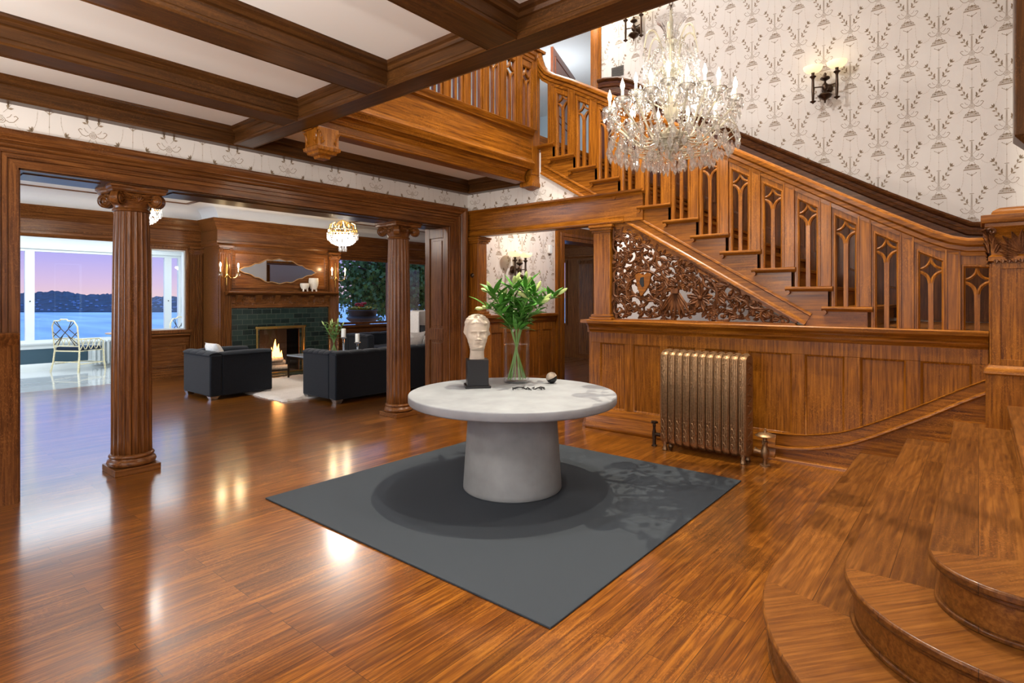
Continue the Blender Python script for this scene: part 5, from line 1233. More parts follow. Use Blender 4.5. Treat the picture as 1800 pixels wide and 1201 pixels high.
# plaster cove above the cornice
m = MB(); vs = []
for i in range(9):
    a = pi/2*i/8; o = .32*(1-cos(a)); z = 2.94+.26*sin(a)
    for (x, y) in ((-3.0, LRY-o), (4.60-o, LRY-o), (4.60-o, BRY-o), (7.12+o, BRY-o), (7.12+o, LRY-o), (11.9, LRY-o)): vs.append((x, y, z))
m.add(vs, [(i*6+j, i*6+j+1, (i+1)*6+j+1, (i+1)*6+j) for i in range(8) for j in range(5)]); m.build('ceiling_cove', WHITE, kind='structure'); COL.objects[-1].name = 'trim_24'
m = MB(); vs = []
for (o, z) in ((.40, 3.20), (.40, 3.185), (.46, 3.185), (.46, 3.20)):
    for (x, y) in ((-3.0, LRY-o), (4.60-o, LRY-o), (4.60-o, BRY-o), (7.12+o, BRY-o), (7.12+o, LRY-o), (11.9, LRY-o)): vs.append((x, y, z))
m.add(vs, [(i*6+j, i*6+j+1, (i+1)*6+j+1, (i+1)*6+j) for i in range(3) for j in range(5)]); m.build('trim_25', BX, kind='structure')
# casings of the sunroom opening and interior window
m = MB(); CAS = [(0, 0), (.025, 0), (.03, .03), (.02, .04), (.02, .10), (.035, .115), (.035, .13), (0, .13)]
FL.sweep(m, [(0.6, 0), (0.6, 2.46), (3.35, 2.46), (3.35, 0)], CAS); m.build('trim_26', BZ, kind='structure')
m = MB(); FL.sweep(m, [(3.73, .86), (3.73, 2.40), (4.31, 2.40), (4.31, .86)], CAS[:4]+[(.02, .06), (0, .06)]); FL.box(m, 3.66, 4.40, .84, .90, 0, .07); m.build('trim_27', BZ, kind='structure')
simple_window('window_1', FL, 3.73, 4.31, .90, 2.38, (), WTRIM, n0=-.12, n1=-.03, fw=.025)
def wains2(name, u0, u1, fr, n_, z1=.80):
    r = struct(name); m = MB(); fr.box(m, u0, u1, 0, z1, 0, .01); fr.box(m, u0, u1, z1-.13, z1-.02, 0, .03); fr.box(m, u0, u1, 0, .16, 0, .04); m.build('backing', BX, r, smooth=False)
    m = MB(); fr.mould(m, [(0, z1-.05), (.03, z1-.045), (.05, z1-.02), (.08, z1), (.08, z1+.025), (0, z1+.025)], u0, u1); m.build('cap_moulding', BX, r)
    w_ = (u1-u0)/n_; 
    for i in range(n_):
        p = MB(); a, b = u0+w_*i+.06, u0+w_*(i+1)-.06; fr.sweep(p, [(a, .22), (a, z1-.17), (b, z1-.17), (b, .22)], [(.01, 0), (.035, 0), (.028, -.02), (.01, -.026)], closed=True); fr.box(p, a+.06, b-.06, .28, z1-.23, .01, .02); p.build('panel', BX, r)
wains2('trim_28', 3.42, 4.36, FL, 1); wains2('trim_29', 7.14, 11.9, FL, 8)
simple_window('window_2', FL, 7.30, 10.4, .86, 2.43, (9.08,), BZ, n0=-.10, n1=.03, fw=.05, bar=.10)
simple_window('window_3', Fr('x', 11.9), 8.0, 9.6, .8, 2.43, (), BZ, n0=-.10, n1=.03, fw=.05)
# sunroom
m = MB()
m.box((-.6, SUN, 0), (5.6, SUN+.12, .56)); m.box((-.6, SUN, 2.50), (5.6, SUN+.12, 3.0)); m.build('wall_sunroom', WTRIM, kind='structure', smooth=False)
m = MB(); m.box((-.05, SUN-.012, .14), (3.62, SUN, .44)); m.box((4.9, SUN-.012, .14), (5.48, SUN, .44)); m.build('trim_30', TEAL, kind='structure', smooth=False)
FS = Fr('y', SUN)
m = MB(); FS.mould(m, [(0, 0), (.03, 0), (.03, .12), (.02, .14), (0, .14)], -.6, 5.48); FS.mould(m, [(0, .44), (.02, .44), (.025, .50), (.05, .52), (.06, .545), (.06, .565), (0, .565)], -.6, 5.48); FS.mould(m, [(0, 2.50), (.03, 2.5), (.03, 2.56), (0, 2.6)], -.6, 5.48); m.build('baseboard_sunroom', WTRIM, kind='structure')
m = MB(); m.box((5.48, LRY+.15, 0), (5.6, SUN, 3.0)); m.box((-.6, LRY+.15, 0), (-.5, SUN, 3.0)); m.build('wall_sunroom', WTRIM, kind='structure', smooth=False)
w4 = simple_window('window_4', Fr('y', SUN+.04), -.5, 5.48, .565, 2.50, (.9, 2.65, 5.20), WTRIM, n0=-.06, n1=.03, fw=.055, bar=.15)
m = MB(); 
for x in (2.65, 5.2): m.ball((x, SUN-.005, 1.42), .014, 8)
m.build('window_latch', IRON, w4)

# pilasters on the far wall and chimney breast
def pilaster(name, fr, u0, u1, z0, z1, dep):
    r = struct(name); m = MB(); w_ = u1-u0; nf = 6; pts = [(0, u0)]
    for i in range(nf):
        a = u0+w_*(i+.14)/nf*1.0; b = u0+w_*(i+.86)/nf
        pts += [(dep, a)]+[(dep-.018*sin(pi*k/4), a+(b-a)*k/4) for k in range(1, 4)]+[(dep, b)]
    pts = [(0, u0), (dep, u0)]+pts[1:]+[(dep, u1), (0, u1)]
    m.prism(pts, lambda q, z: fr.p(q[1], z, q[0]), z0+.12, z1-.15); m.build('shaft', BZ, r, ang=60)
    m = MB(); fr.box(m, u0-.02, u1+.02, z0, z0+.08, 0, dep+.02); fr.box(m, u0-.01, u1+.01, z0+.08, z0+.12, 0, dep+.01); m.build('base', BX, r, smooth=False, bevel=.004)
    m = MB(); fr.box(m, u0-.01, u1+.01, z1-.15, z1-.03, 0, dep+.004); fr.box(m, u0-.035, u1+.035, z1-.035, z1, 0, dep+.03)
    U = (1, 0, 0) if fr.k in 'yY' else (0, 1, 0); Nn = Vector(fr.p(0, 0, 1))-Vector(fr.p(0, 0, 0))
    for s, u in ((-1, u0+.01), (1, u1-.01)): volute(m, Vector(fr.p(u, z1-.09, dep+.01)), U, Nn, .045, .02, s)
    c = Vector(fr.p((u0+u1)/2, z1-.15, dep+.005))
    for k in range(7): leaf3(m, c+Vector(U)*(w_*.13*(k-3)), U, Nn, .09, .016, pi/2+(k-3)*.12, .4, .012)
    m.build('capital', BX, r, ang=45); return r
pilaster('trim_31', FL, 4.38, 4.58, .0, 2.46, .06); pilaster('trim_32', FBR, 4.61, 4.81, 0, 2.46, .07); pilaster('trim_33', FBR, 6.88, 7.10, 0, 2.46, .07); pilaster('trim_34', Fr('x', 11.9), 7.2, 7.6, 0, 2.46, .08)
# chimney breast with mantel, tiles and firebox
m = MB()
m.box((4.60, BRY, 0), (5.36, LRY, .86)); m.box((6.21, BRY, 0), (7.12, LRY, .86)); m.box((4.60, BRY, .86), (7.12, LRY, 2.95)); m.build('chimney_breast', BX, smooth=False, kind='structure'); COL.objects[-1].name = 'wall_chimney'
r = thing('fireplace', 'fireplace faced with dark green glazed tile below a carved oak mantel', 'fireplace', (5.8, BRY, 0))
m = MB(); FBR.box(m, 4.82, 5.36, 0, 1.30, -.0, .02); FBR.box(m, 6.21, 6.87, 0, 1.30, 0, .02); FBR.box(m, 5.36, 6.21, .86, 1.30, 0, .02); m.build('tile_surround', TILE, r, smooth=False)
m = MB(); m.box((5.34, BRY+.02, 0), (5.36, BRY+.5, .9)); m.box((6.21, BRY+.02, 0), (6.23, BRY+.5, .9)); m.box((5.34, BRY+.5, 0), (6.23, BRY+.52, .9)); m.box((5.34, BRY+.02, .86), (6.23, BRY+.5, .88)); m.box((5.34, BRY, 0), (6.23, BRY+.5, .012)); m.build('firebox', SOOT, r, smooth=False)
m = MB(); m.box((5.1, BRY-.55, 0), (6.5, BRY-.02, .015)); m.build('hearth', TILE, r, smooth=False)
m = MB(); FBR.sweep(m, [(5.30, 0), (5.30, .90), (6.27, .90), (6.27, 0)], [(.02, -.0), (.05, 0), (.05, -.025), (.02, -.025)]); FBR.box(m, 5.28, 6.29, .88, .915, .02, .065); m.build('brass_frame', BRASS, r, smooth=False)
m = MB(); FBR.mould(m, [(0, 1.54), (.12, 1.545), (.16, 1.57), (.19, 1.58), (.20, 1.60), (.195, 1.615), (0, 1.62)], 4.70, 7.02); m.build('mantel_shelf', BX, r, ang=30)
m = MB(); FBR.box(m, 4.81, 6.88, 1.30, 1.55, 0, .03); FBR.mould(m, [(.03, 1.30), (.05, 1.30), (.05, 1.325), (.03, 1.33)], 4.81, 6.88)
rq = random.Random(8)
for i in range(220):
    u = rq.uniform(4.86, 6.84); z = rq.uniform(1.34, 1.45)+(.0 if rq.random() < .5 else .06); leaf3(m, FBR.p(u, z, .028), (1, 0, 0), (0, -1, 0), .05, .014, rq.uniform(0, 2*pi), .3, .01)
m.build('carved_frieze', BX, r)
for i in range(6):
    u = 4.95+.37*i; m = MB(); m.prism([(.03, 1.40), (.05, 1.405), (.07, 1.45), (.12, 1.50), (.14, 1.545), (.03, 1.545)], lambda q, a: FBR.p(a, q[1], q[0]), u-.045, u+.045); m.build('bracket', BX, r)
m = MB(); FBR.sweep(m, [(4.84, 1.68), (4.84, 2.40), (6.85, 2.40), (6.85, 1.68)], [(0, 0), (.022, 0), (.02, -.05), (.012, -.06), (0, -.07)], closed=True); m.build('overmantel_panel', BX, r)
fs_ = thing('fire_screen', 'brass framed glass fire screen standing before the fire', 'fire screen', (5.75, 10.55, 0))
m = MB()
for x in (5.20, 6.18): m.box((x-.012, 10.54, .0), (x+.012, 10.565, .93)); m.box((x-.012, 10.45, 0), (x+.012, 10.65, .02))
m.box((5.17, 10.535, .905), (6.21, 10.57, .94)); m.box((5.20, 10.54, .02), (6.18, 10.565, .045)); m.build('screen_frame', BRASS, fs_, smooth=False, bevel=.002)
m = MB(); m.box((5.21, 10.55, .045), (6.17, 10.555, .905)); m.build('glass', PANE, fs_, smooth=False)
for i, (x, y, z, l) in enumerate(((5.78, 10.98, .08, .5), (5.80, 11.02, .17, .42), (5.76, 10.94, .24, .34))):
    m = MB(); a = .2*(i-1); m.tube([(x-cos(a)*l/2, y-sin(a)*l/2, z), (x, y, z+.004), (x+cos(a)*l/2, y+sin(a)*l/2, z)], .05, 14); m.build('fire_log', LOG); tag(COL.objects[-1], ('pale log at the bottom of the fire', 'pale log in the middle of the fire stack', 'pale log topmost on the fire stack')[i], 'log', 'logs in the fireplace')
fl = thing('fire', 'orange gas flames burning over the logs', 'fire', (5.78, 10.97, .2))
for i, (x, h, w_) in enumerate(((5.62, .18, .03), (5.70, .24, .035), (5.79, .40, .055), (5.86, .30, .045), (5.93, .16, .03), (5.52, .14, .025))):
    m = MB(); m.lathe([(.004, 0), (w_*.8, h*.12), (w_, h*.3), (w_*.75, h*.5), (w_*.4, h*.75), (.002, h)], (0, 0, 0), 10, sy=.6); 
    m.v = [(x+v[0]+.02*sin(9*v[2]+i), 10.96+v[1]+.01*cos(7*v[2]), .26+v[2]) for v in m.v]; m.build('flame', FLAME, fl)
plight('fire_glow', (5.78, 10.80, .5), 6, (1, .45, .15), .1)
# mirror and ceramic pots on the mantel
mr = thing('wall_mirror', 'long frameless mirror with a scalloped pointed outline above the mantel', 'mirror', (5.76, BRY-.03, 2.02))
o = [(0, .245), (.07, .225), (.15, .205), (.24, .215), (.29, .20), (.36, .155), (.42, .13), (.49, .125), (.56, .08), (.62, .06), (.70, .05), (.79, 0)]
po = o+[(a, -b) for a, b in o[::-1][1:]]+[(-a, -b) for a, b in o[1:]]+[(-a, b) for a, b in o[::-1][1:-1]]
m = MB(); m.prism(po, lambda q, n: FBR.p(5.765+q[0], 2.02+q[1], n), .025, .036); m.build('glass', MIRROR, mr, smooth=False)
m = MB(); FBR.sweep(m, [(5.765+a, 2.02+b) for a, b in po], [(.025, -.004), (.040, 0), (.044, .012), (.025, .02)], closed=True); m.build('bevelled_edge', plain('tan_edge', lin(160, 120, 80), .4), mr)
for (x, h, w_, lab) in ((6.27, .17, .095, 'shorter round white textured footed pot on the mantel'), (6.47, .28, .10, 'taller white textured footed vase at the right of the mantel')):
    t = thing('footed_pot', lab, 'vase', (x, BRY-.11, 1.62)); m = MB(); k = h; m.lathe([(.02, .04), (w_*.65, .055), (w_*.93, .045+k*.35), (w_, .045+k*.6), (w_*.92, k), (w_*.82, k), (w_*.86, k*.7), (.02, k*.4)], (x, BRY-.11, 1.62), 24); m.build('bowl', STONEW, t)
    for q in range(3): a = 2*pi*q/3-.5; m = MB(); m.tube([(x+.045*cos(a), BRY-.11+.045*sin(a), 1.69), (x+.055*cos(a), BRY-.11+.055*sin(a), 1.622)], [.02, .014], 8); m.build('foot', STONEW, t)
# candle sconces on the breast pilasters
def candle_sconce(x, lab):
    t = thing('candle_sconce', lab, 'wall lamp', (x, BRY-.07, 1.98), 0, 'gilt candle sconces of the fireplace')
    m = MB(); m.tube([(x, BRY-.09, 1.72), (x, BRY-.10, 2.0), (x, BRY-.09, 2.24)], [.008, .022, .008], 8); m.ball((x, BRY-.10, 1.90), .03, 10, sz=1.5); m.build('stem', BRASS, t)
    for s in (-1, 1):
        m = MB(); m.tube([(x, BRY-.10, 1.95), (x+s*.05, BRY-.14, 1.86), (x+s*.11, BRY-.19, 1.86), (x+s*.155, BRY-.21, 1.91), (x+s*.16, BRY-.21, 1.95)], .007, 8); m.lathe([(.005, 1.945), (.03, 1.955), (.034, 1.965), (.01, 1.965)], (x+s*.16, BRY-.21, 0), 12); m.build('arm', BRASS, t)
        m = MB(); m.tube([(x+s*.16, BRY-.21, 1.965), (x+s*.16, BRY-.21, 2.055)], .011, 8); c = m.build('candle', CANDLE, t)
        m = MB(); m.lathe([(.007, 2.055), (.016, 2.085), (.012, 2.115), (.001, 2.14)], (x+s*.16, BRY-.21, 0), 10); m.build('bulb', BULB, c)
        m = MB()
        for q in range(5): droplet(m, (x+s*.16+.03*cos(q*1.26), BRY-.21+.03*sin(q*1.26), 1.95), .06, .011)
        m.build('crystal_drop', CRYST, t, smooth=False)
        plight('candle_bulb', (x+s*.16, BRY-.27, 2.11), 7, (1, .72, .38), .02)
    return t
candle_sconce(4.71, 'gilt two candle sconce lit on the pilaster left of the fireplace'); candle_sconce(7.0, 'gilt two candle sconce lit on the pilaster right of the fireplace')
# basket chandeliers
def basket(x, y, z, lab):
    t = thing('basket_chandelier', lab, 'chandelier', (x, y, z), 0, 'basket chandeliers of the living room'); R_ = .245
    m = MB()
    m.tube([(x, y, z+.28), (x, y, 3.2)], .006, 6)
    for i in range(8):
        a = 2*pi*i/8; m.tube([(x+r_*cos(a), y+r_*sin(a), z+h) for r_, h in ((R_*.92, .13), (R_*.86, .22), (R_*.62, .25), (R_*.5, .19), (R_*.35, .25), (.02, .29))], .011, 6)
    for q in (.07, .13): m.tube([(x+R_*cos(2*pi*k/32), y+R_*sin(2*pi*k/32), z+q) for k in range(32)], .010, 6, closed=True)
    for k in range(32): a = 2*pi*k/32; m.tube([(x+R_*cos(a), y+R_*sin(a), z+.07), (x+R_*cos(a+.1), y+R_*sin(a+.1), z+.13)], .006, 4)
    m.build('gilt_frame', BRASS, t)
    m = MB()
    for k in range(30):
        a = 2*pi*k/30
        for q in range(9):
            t_ = q/8; rr = R_*cos(t_*1.25)+.012; m.ball((x+rr*cos(a), y+rr*sin(a), z+.06-.20*sin(t_*1.4)), .013, 6)
    m.build('bead_net', CRYST, t, kind='stuff')
    for k in range(16): a = 2*pi*k/16; m = MB(); droplet(m, (x+(R_+.01)*cos(a), y+(R_+.01)*sin(a), z+.04), .09, .018); m.build('crystal_drop', CRYST, t, smooth=False)
    for k in range(8): a = 2*pi*k/8; m = MB(); droplet(m, (x+.06*cos(a), y+.06*sin(a), z-.14), .11, .016); m.build('crystal_drop', CRYST, t, smooth=False)
    for k in range(4): a = pi/4+pi*k/2; m = MB(); m.ball((x+.12*cos(a), y+.12*sin(a), z+.02), .028, 10); m.build('bulb', BULB, t)
    plight('chandelier_bulbs', (x, y, z+.0), 130, (1, .95, .88), .2)
basket(5.70, 8.50, 2.54, 'gilt crystal basket chandelier hanging before the fireplace'); basket(2.61, 8.50, 2.60, 'crystal basket chandelier half hidden behind the nearer column')

# ------------------------------------------------------------------ seating group
def pillow(name, lab, x, y, z, a, b, t_, rot, mt, grp=None):
    m = MB(); M_ = Matrix.Rotation(rot[2], 3, 'Z') @ Matrix.Rotation(rot[1], 3, 'Y') @ Matrix.Rotation(rot[0], 3, 'X')
    cushion(m, (0, 0, 0), a, b, t_, M_, n=10); o = m.build(name, mt, ang=80); o.location = (x, y, z); tag(o, lab, 'cushion', grp); return o
def tub(name, lab, cat, x0, y0, L_, D_, H_, face, nlobes, seats):
    """square-armed tufted sofa; the outer box spans x0..x0+L_, y0..y0+D_; back on the side opposite to `face`"""
    t = thing(name, lab, cat, (x0+L_/2, y0+D_/2, 0)); z0 = .055; TH_ = .17
    x1, y1 = x0+L_, y0+D_
    def slab(a0, b0, a1, b1, nm, lob):
        m = MB(); m.box((a0, b0, z0), (a1, b1, H_-.045)); m.build(nm, SOFA, t, smooth=True, bevel=.02)
        m = MB(); alongx = (a1-a0) > (b1-b0); n = lob; l = (a1-a0) if alongx else (b1-b0)
        for i in range(n):
            p0 = i*l/n+.004; p1 = (i+1)*l/n-.004; th = ((b1-b0) if alongx else (a1-a0)); vs = []
            for q in range(7):
                tt = q/6; w_ = sin(pi*min(1, max(0, tt)))**.35
                for k in range(9):
                    a = pi*k/8; off = -cos(a)*(th/2+.012); up = H_-.06+.055*sin(a)*(.75+.25*w_)
                    pp = p0+(p1-p0)*tt
                    vs.append((a0+pp, (b0+b1)/2+off, up) if alongx else ((a0+a1)/2+off, b0+pp, up))
            m.add(vs, [(q*9+k, q*9+k+1, (q+1)*9+k+1, (q+1)*9+k) for q in range(6) for k in range(8)]+[list(range(9)), [54+k for k in range(9)]])
        m.build(nm+'_top_roll', SOFA, t, ang=60)
    if face == '+x':
        slab(x0, y0, x0+TH_, y1, 'back', nlobes); slab(x0+TH_, y0, x1, y0+TH_, 'arm', 1); slab(x0+TH_, y1-TH_, x1, y1, 'arm', 1)
        m = MB(); m.box((x0+TH_, y0+TH_, z0), (x1-.02, y1-TH_, .30)); m.build('seat_base', SOFA, t, bevel=.01); m = MB(); m.box((x0+TH_, y0+TH_+.01, .30), (x1, y1-TH_-.01, .43)); m.build('seat_cushion', SOFA, t, bevel=.03)
    else:   # faces +y or -y: back along x
        by0, by1 = (y0, y0+TH_) if face == '+y' else (y1-TH_, y1)
        slab(x0, by0, x1, by1, 'back', nlobes); ay0, ay1 = (y0+TH_, y1) if face == '+y' else (y0, y1-TH_)
        slab(x0, ay0, x0+TH_, ay1, 'arm', 5); slab(x1-TH_, ay0, x1, ay1, 'arm', 5)
        m = MB(); m.box((x0+TH_, ay0+.01, z0), (x1-TH_, ay1-.01, .30)); m.build('seat_base', SOFA, t, bevel=.01)
        w_ = (L_-2*TH_)/seats
        for i in range(seats): m = MB(); m.box((x0+TH_+w_*i+.005, ay0+.01, .30), (x0+TH_+w_*(i+1)-.005, ay1, .43)); m.build('seat_cushion', SOFA, t, bevel=.03)
    for (x, y) in ((x0+.07, y0+.07), (x1-.07, y0+.07), (x0+.07, y1-.07), (x1-.07, y1-.07)):
        m = MB(); sqloft(m, [(.040, 0.0), (.062, .055)], x, y); m.build('foot', CHROME, t, smooth=False)
    return t
tub('club_chair', 'square charcoal velvet club chair with channelled back before the fireplace', 'armchair', 3.54, 8.58, .94, .96, .71, '+x', 4, 1)
tub('sofa', 'long charcoal velvet sofa seen from behind, partly behind the farther column', 'sofa', 4.54, 6.94, 2.35, .86, .745, '+y', 9, 3)
tub('sofa', 'dark velvet sofa farther away in front of the picture window', 'sofa', 7.25, 9.9, 2.1, .85, .72, '-y', 7, 3)
pillow('cushion', 'small striped grey cushion in the club chair', 3.83, 9.05, .63, .40, .40, .16, (0, R(62), 0), CUSH)
pillow('cushion', 'ivory cushion on the sofa closest to the column', 6.20, 7.27, .66, .42, .42, .14, (R(-70), 0, .1), CUSH, 'pale cushions on the sofa')
pillow('cushion', 'ivory ruffled cushion in the middle of the sofa group', 6.64, 7.28, .66, .40, .42, .14, (R(-70), 0, -.1), CUSH, 'pale cushions on the sofa')
pillow('cushion', 'ivory cushion at the right arm of the sofa', 7.0, 7.5, .62, .34, .34, .12, (R(-58), .0, .1), CUSH, 'pale cushions on the sofa')
pillow('cushion', 'striped pale cushion standing up behind the others on the sofa', 6.42, 7.45, .72, .38, .42, .12, (R(-72), .0, .0), CUSH, 'pale cushions on the sofa')
# wing chair
wc = thing('wing_chair', 'pale upholstered wing chair by the picture window', 'armchair', (8.3, 9.0, 0))
m = MB(); m.box((8.0, 9.35, .35), (8.62, 9.45, 1.22)); m.build('backrest', CUSH, wc, bevel=.03)
for x in (7.98, 8.60): m = MB(); m.box((x, 8.80, .30), (x+.07, 9.40, .62)); m.box((x, 9.15, .6), (x+.05, 9.40, 1.20)); m.build('wing', CUSH, wc, bevel=.02)
m = MB(); m.box((8.04, 8.80, .28), (8.60, 9.36, .46)); m.build('seat', CUSH, wc, bevel=.04)
for (x, y) in ((8.05, 8.85), (8.58, 8.85), (8.05, 9.38), (8.58, 9.38)): m = MB(); m.tube([(x, y, 0), (x, y, .29)], [.014, .022], 8); m.build('leg', BLACK, wc)
pillow('cushion', 'dark grey cushion leaning in the wing chair', 8.24, 9.15, .72, .42, .42, .16, (R(70), 0, .1), CUSHD)
# rug, coffee table, candles, second vase
m = MB(); n = 56; vs = []; rq = random.Random(2); X0, X1, Y0, Y1 = 4.16, 7.1, 7.66, 10.0
for i in range(n+1):
    for j in range(n+1):
        ed = i in (0, n) or j in (0, n); vs.append((X0+(X1-X0)*i/n+(rq.uniform(-.02, .02)), Y0+(Y1-Y0)*j/n+rq.uniform(-.02, .02), .002 if ed else .022+rq.uniform(0, .018)))
m.add(vs, [(i*(n+1)+j, (i+1)*(n+1)+j, (i+1)*(n+1)+j+1, i*(n+1)+j+1) for i in range(n) for j in range(n)]); m.build('shag_rug', RUGW); tag(COL.objects[-1], 'cream shag rug between the dark sofa and the club chair', 'rug')
ct = thing('coffee_table', 'slim coffee table with glossy top and thin dark legs on the rug', 'table', (5.95, 9.2, 0))
m = MB(); m.box((5.36, 8.75, .43), (6.6, 9.75, .455)); m.build('tabletop', plain('glossy_grey_top', lin(150, 158, 168), .08), ct, bevel=.003)
m = MB(); 
m.box((5.37, 8.76, .40), (6.59, 8.785, .43)); m.box((5.37, 9.715, .40), (6.59, 9.74, .43)); m.box((5.37, 8.76, .40), (5.395, 9.74, .43)); m.box((6.565, 8.76, .40), (6.59, 9.74, .43)); m.build('apron', BRONZE, ct, smooth=False)
for (x, y) in ((5.382, 8.772), (6.578, 8.772), (5.382, 9.728), (6.578, 9.728)): m = MB(); m.box((x-.012, y-.012, .03), (x+.012, y+.012, .40)); m.build('leg', BRONZE, ct, smooth=False)
for (x, y, z, h, lab) in ((6.02, 8.95, .455, .32, 'pillar candle on the taller glass candlestick on the coffee table'), (6.25, 8.85, .455, .22, 'pillar candle on the shorter glass candlestick on the coffee table')):
    t = thing('candlestick', lab, 'candle', (x, y, z)); m = MB(); m.lathe([(.055, 0), (.058, .006), (.03, .014), (.018, .03), (.018, h-.03), (.035, h-.02), (.055, h-.01), (.055, h), (.002, h)], (x, y, z), 20); m.build('holder', GLASS, t)
    m = MB(); m.lathe([(.04, h+.001), (.04, h+.15), (.036, h+.155), (.002, h+.15)], (x, y, z), 18); m.build('pillar_candle', CANDLE, t)
t = thing('glass_vase', 'glass vase on the coffee table in the living room', 'vase', (6.08, 9.35, .455)); m = MB(); m.lathe([(.002, 0), (.075, 0), (.08, .006), (.085, .26), (.08, .26), (.074, .02), (.002, .015)], (6.08, 9.35, .455), 28); m.build('vessel', VGLASS, t)
t = thing('lily_bouquet', 'green lily bouquet in the glass vase on the coffee table', 'flowers', (6.08, 9.35, .47)); rg = random.Random(31)
for i in range(10):
    a = 2*pi*i/10; p0 = (6.08-.05*cos(a), 9.35-.05*sin(a), .48); p1 = (6.08+.03*cos(a), 9.35+.03*sin(a), .72); r_ = rg.uniform(.08, .22); p2 = (6.08+r_*cos(a), 9.35+r_*sin(a), 1.06-.5*r_)
    m = MB(); m.tube([p0, p1, p2], .004, 6); s_ = m.build('stem', STEM, t); m = MB()
    for k in range(11): q = Vector(p1).lerp(Vector(p2), k/10); ph = a+k*2.4; blade(m, q, (cos(ph), sin(ph), .6), rg.uniform(.09, .14), .014, .8, 0)
    m.build('leaves', LEAF, s_)
    if i % 2 == 0:
        m = MB(); d = (Vector(p2)-Vector(p1)).normalized(); m.lathe([(.002, 0), (.012, .02), (.014, .06), (.001, .10)], p2, 8, ax=d.to_track_quat('Z', 'Y').to_matrix()); m.build('bud', BUD, s_)

# ------------------------------------------------------------------ sunroom furniture
LATT = plain('dark_bamboo_lattice', lin(66, 58, 44), .4)
def bamboo_chair():
    t = thing('bamboo_chair', 'painted bamboo lattice armchair with navy seat by the sunroom windows', 'chair', (3.35, 14.3, 0))
    W_, D_ = .29, .27
    def bt(m, pts, r_=.014):
        m.tube(pts, r_, 8)
        for (p, q) in zip(pts, pts[1:]):
            p = Vector(p); q = Vector(q); n = max(1, int((q-p).length/.11))
            for i in range(n): c = p.lerp(q, (i+.5)/n); m.ball(c, r_*1.25, 8, sz=.6)
    m = MB()   # back: faces +y is the front; the back is at y=-D_
    bt(m, [(-W_, -D_, .42), (-W_-.005, -D_-.05, .92), (-W_*.78, -D_-.065, 1.03), (-W_*.35, -D_-.07, 1.03), (-W_*.25, -D_-.07, 1.06), (W_*.25, -D_-.07, 1.06), (W_*.35, -D_-.07, 1.03), (W_*.78, -D_-.065, 1.03), (W_+.005, -D_-.05, .92), (W_, -D_, .42)])
    bt(m, [(-W_, -D_-.01, .52), (W_, -D_-.01, .52)], .011)
    f = lambda u, z: (u*W_, -D_-.01-.06*(z-.52)/.5, z)
    m.build('back_frame', BAMBOO, t, world=False); m = MB()
    for (a, b) in (((-.95, .55), (.8, 1.0)), ((.95, .55), (-.8, 1.0)), ((-.45, .68), (-.95, .80)), ((.45, .68), (.95, .80)), ((-.3, .88), (-.6, 1.02)), ((.3, .88), (.6, 1.02)), ((-.2, .74), (-.7, .53)), ((.2, .74), (.7, .53)), ((-.35, .86), (-.95, .72)), ((.35, .86), (.95, .72))): m.tube([f(*a), f(*b)], .008, 6)
    m.build('back_lattice', LATT, t, world=False, label='dark lattice of the backrest')
    for s in (-1, 1):
        m = MB(); bt(m, [(s*W_, -D_, .66), (s*(W_+.03), .12, .66), (s*(W_+.02), D_-.02, .60), (s*W_, D_, .44)], .012)
        for k in range(4): m.tube([(s*W_, -D_+.12*k+.02, .45), (s*(W_+.01), -D_+.12*k+.12, .65)], .008, 6); m.tube([(s*W_, -D_+.12*k+.12, .45), (s*(W_+.01), -D_+.12*k+.02, .65)], .006, 6)
        m.build('arm', BAMBOO, t, world=False)
        for y, k in ((-D_, -.06), (D_, .02)):
            m = MB(); bt(m, [(s*W_, y, .44), (s*(W_+.01), y+k*.4, .2), (s*(W_+.03), y+k, .0)], .016); m.build('leg', BAMBOO, t, world=False)
    m = MB(); bt(m, [(-W_, -D_, .42), (W_, -D_, .42), (W_, D_, .42), (-W_, D_, .42), (-W_, -D_, .42)], .014); bt(m, [(-W_, -D_, .2), (W_, -D_, .2)], .01); bt(m, [(-W_, D_, .16), (W_, D_, .16)], .01); bt(m, [(-W_, -D_, .16), (-W_, D_, .16)], .01); bt(m, [(W_, -D_, .16), (W_, D_, .16)], .01); m.build('seat_frame', BAMBOO, t, world=False)
    m = MB(); m.box((-W_+.01, -D_+.01, .43), (W_-.01, D_-.01, .50)); m.build('seat_cushion', NAVY, t, world=False, bevel=.025)
    return t
b0 = bamboo_chair(); b0.location = (3.32, 14.25, 0); b0.rotation_euler = (0, 0, R(-60))
dupt(b0, (4.88, 14.2, 0), R(38), 'painted bamboo lattice armchair glimpsed through the small interior window')
t = thing('bistro_table', 'round table on a white pedestal beside the bamboo chair in the sunroom', 'table', (4.17, 14.35, 0)); m = MB(); m.lathe([(.005, .71), (.36, .71), (.375, .72), (.375, .735), (.36, .74), (.005, .74)], (4.17, 14.35, 0), 40); m.build('tabletop', plain('pale_wood_top', lin(190, 160, 130), .4), t, ang=50)
m = MB(); m.lathe([(.24, 0), (.24, .01), (.12, .03), (.03, .07), (.03, .70), (.08, .71)], (4.17, 14.35, 0), 28); m.build('pedestal', WTRIM, t)
t = thing('planter_box', 'dark planter of leafy greenery on the sunroom table', 'plant', (4.12, 14.3, .74)); m = MB(); m.box((3.98, 14.22, .74), (4.30, 14.40, .83)); m.build('box', plain('dark_red_planter', lin(90, 50, 46), .6), t, smooth=False)
m = MB(); rg = random.Random(6)
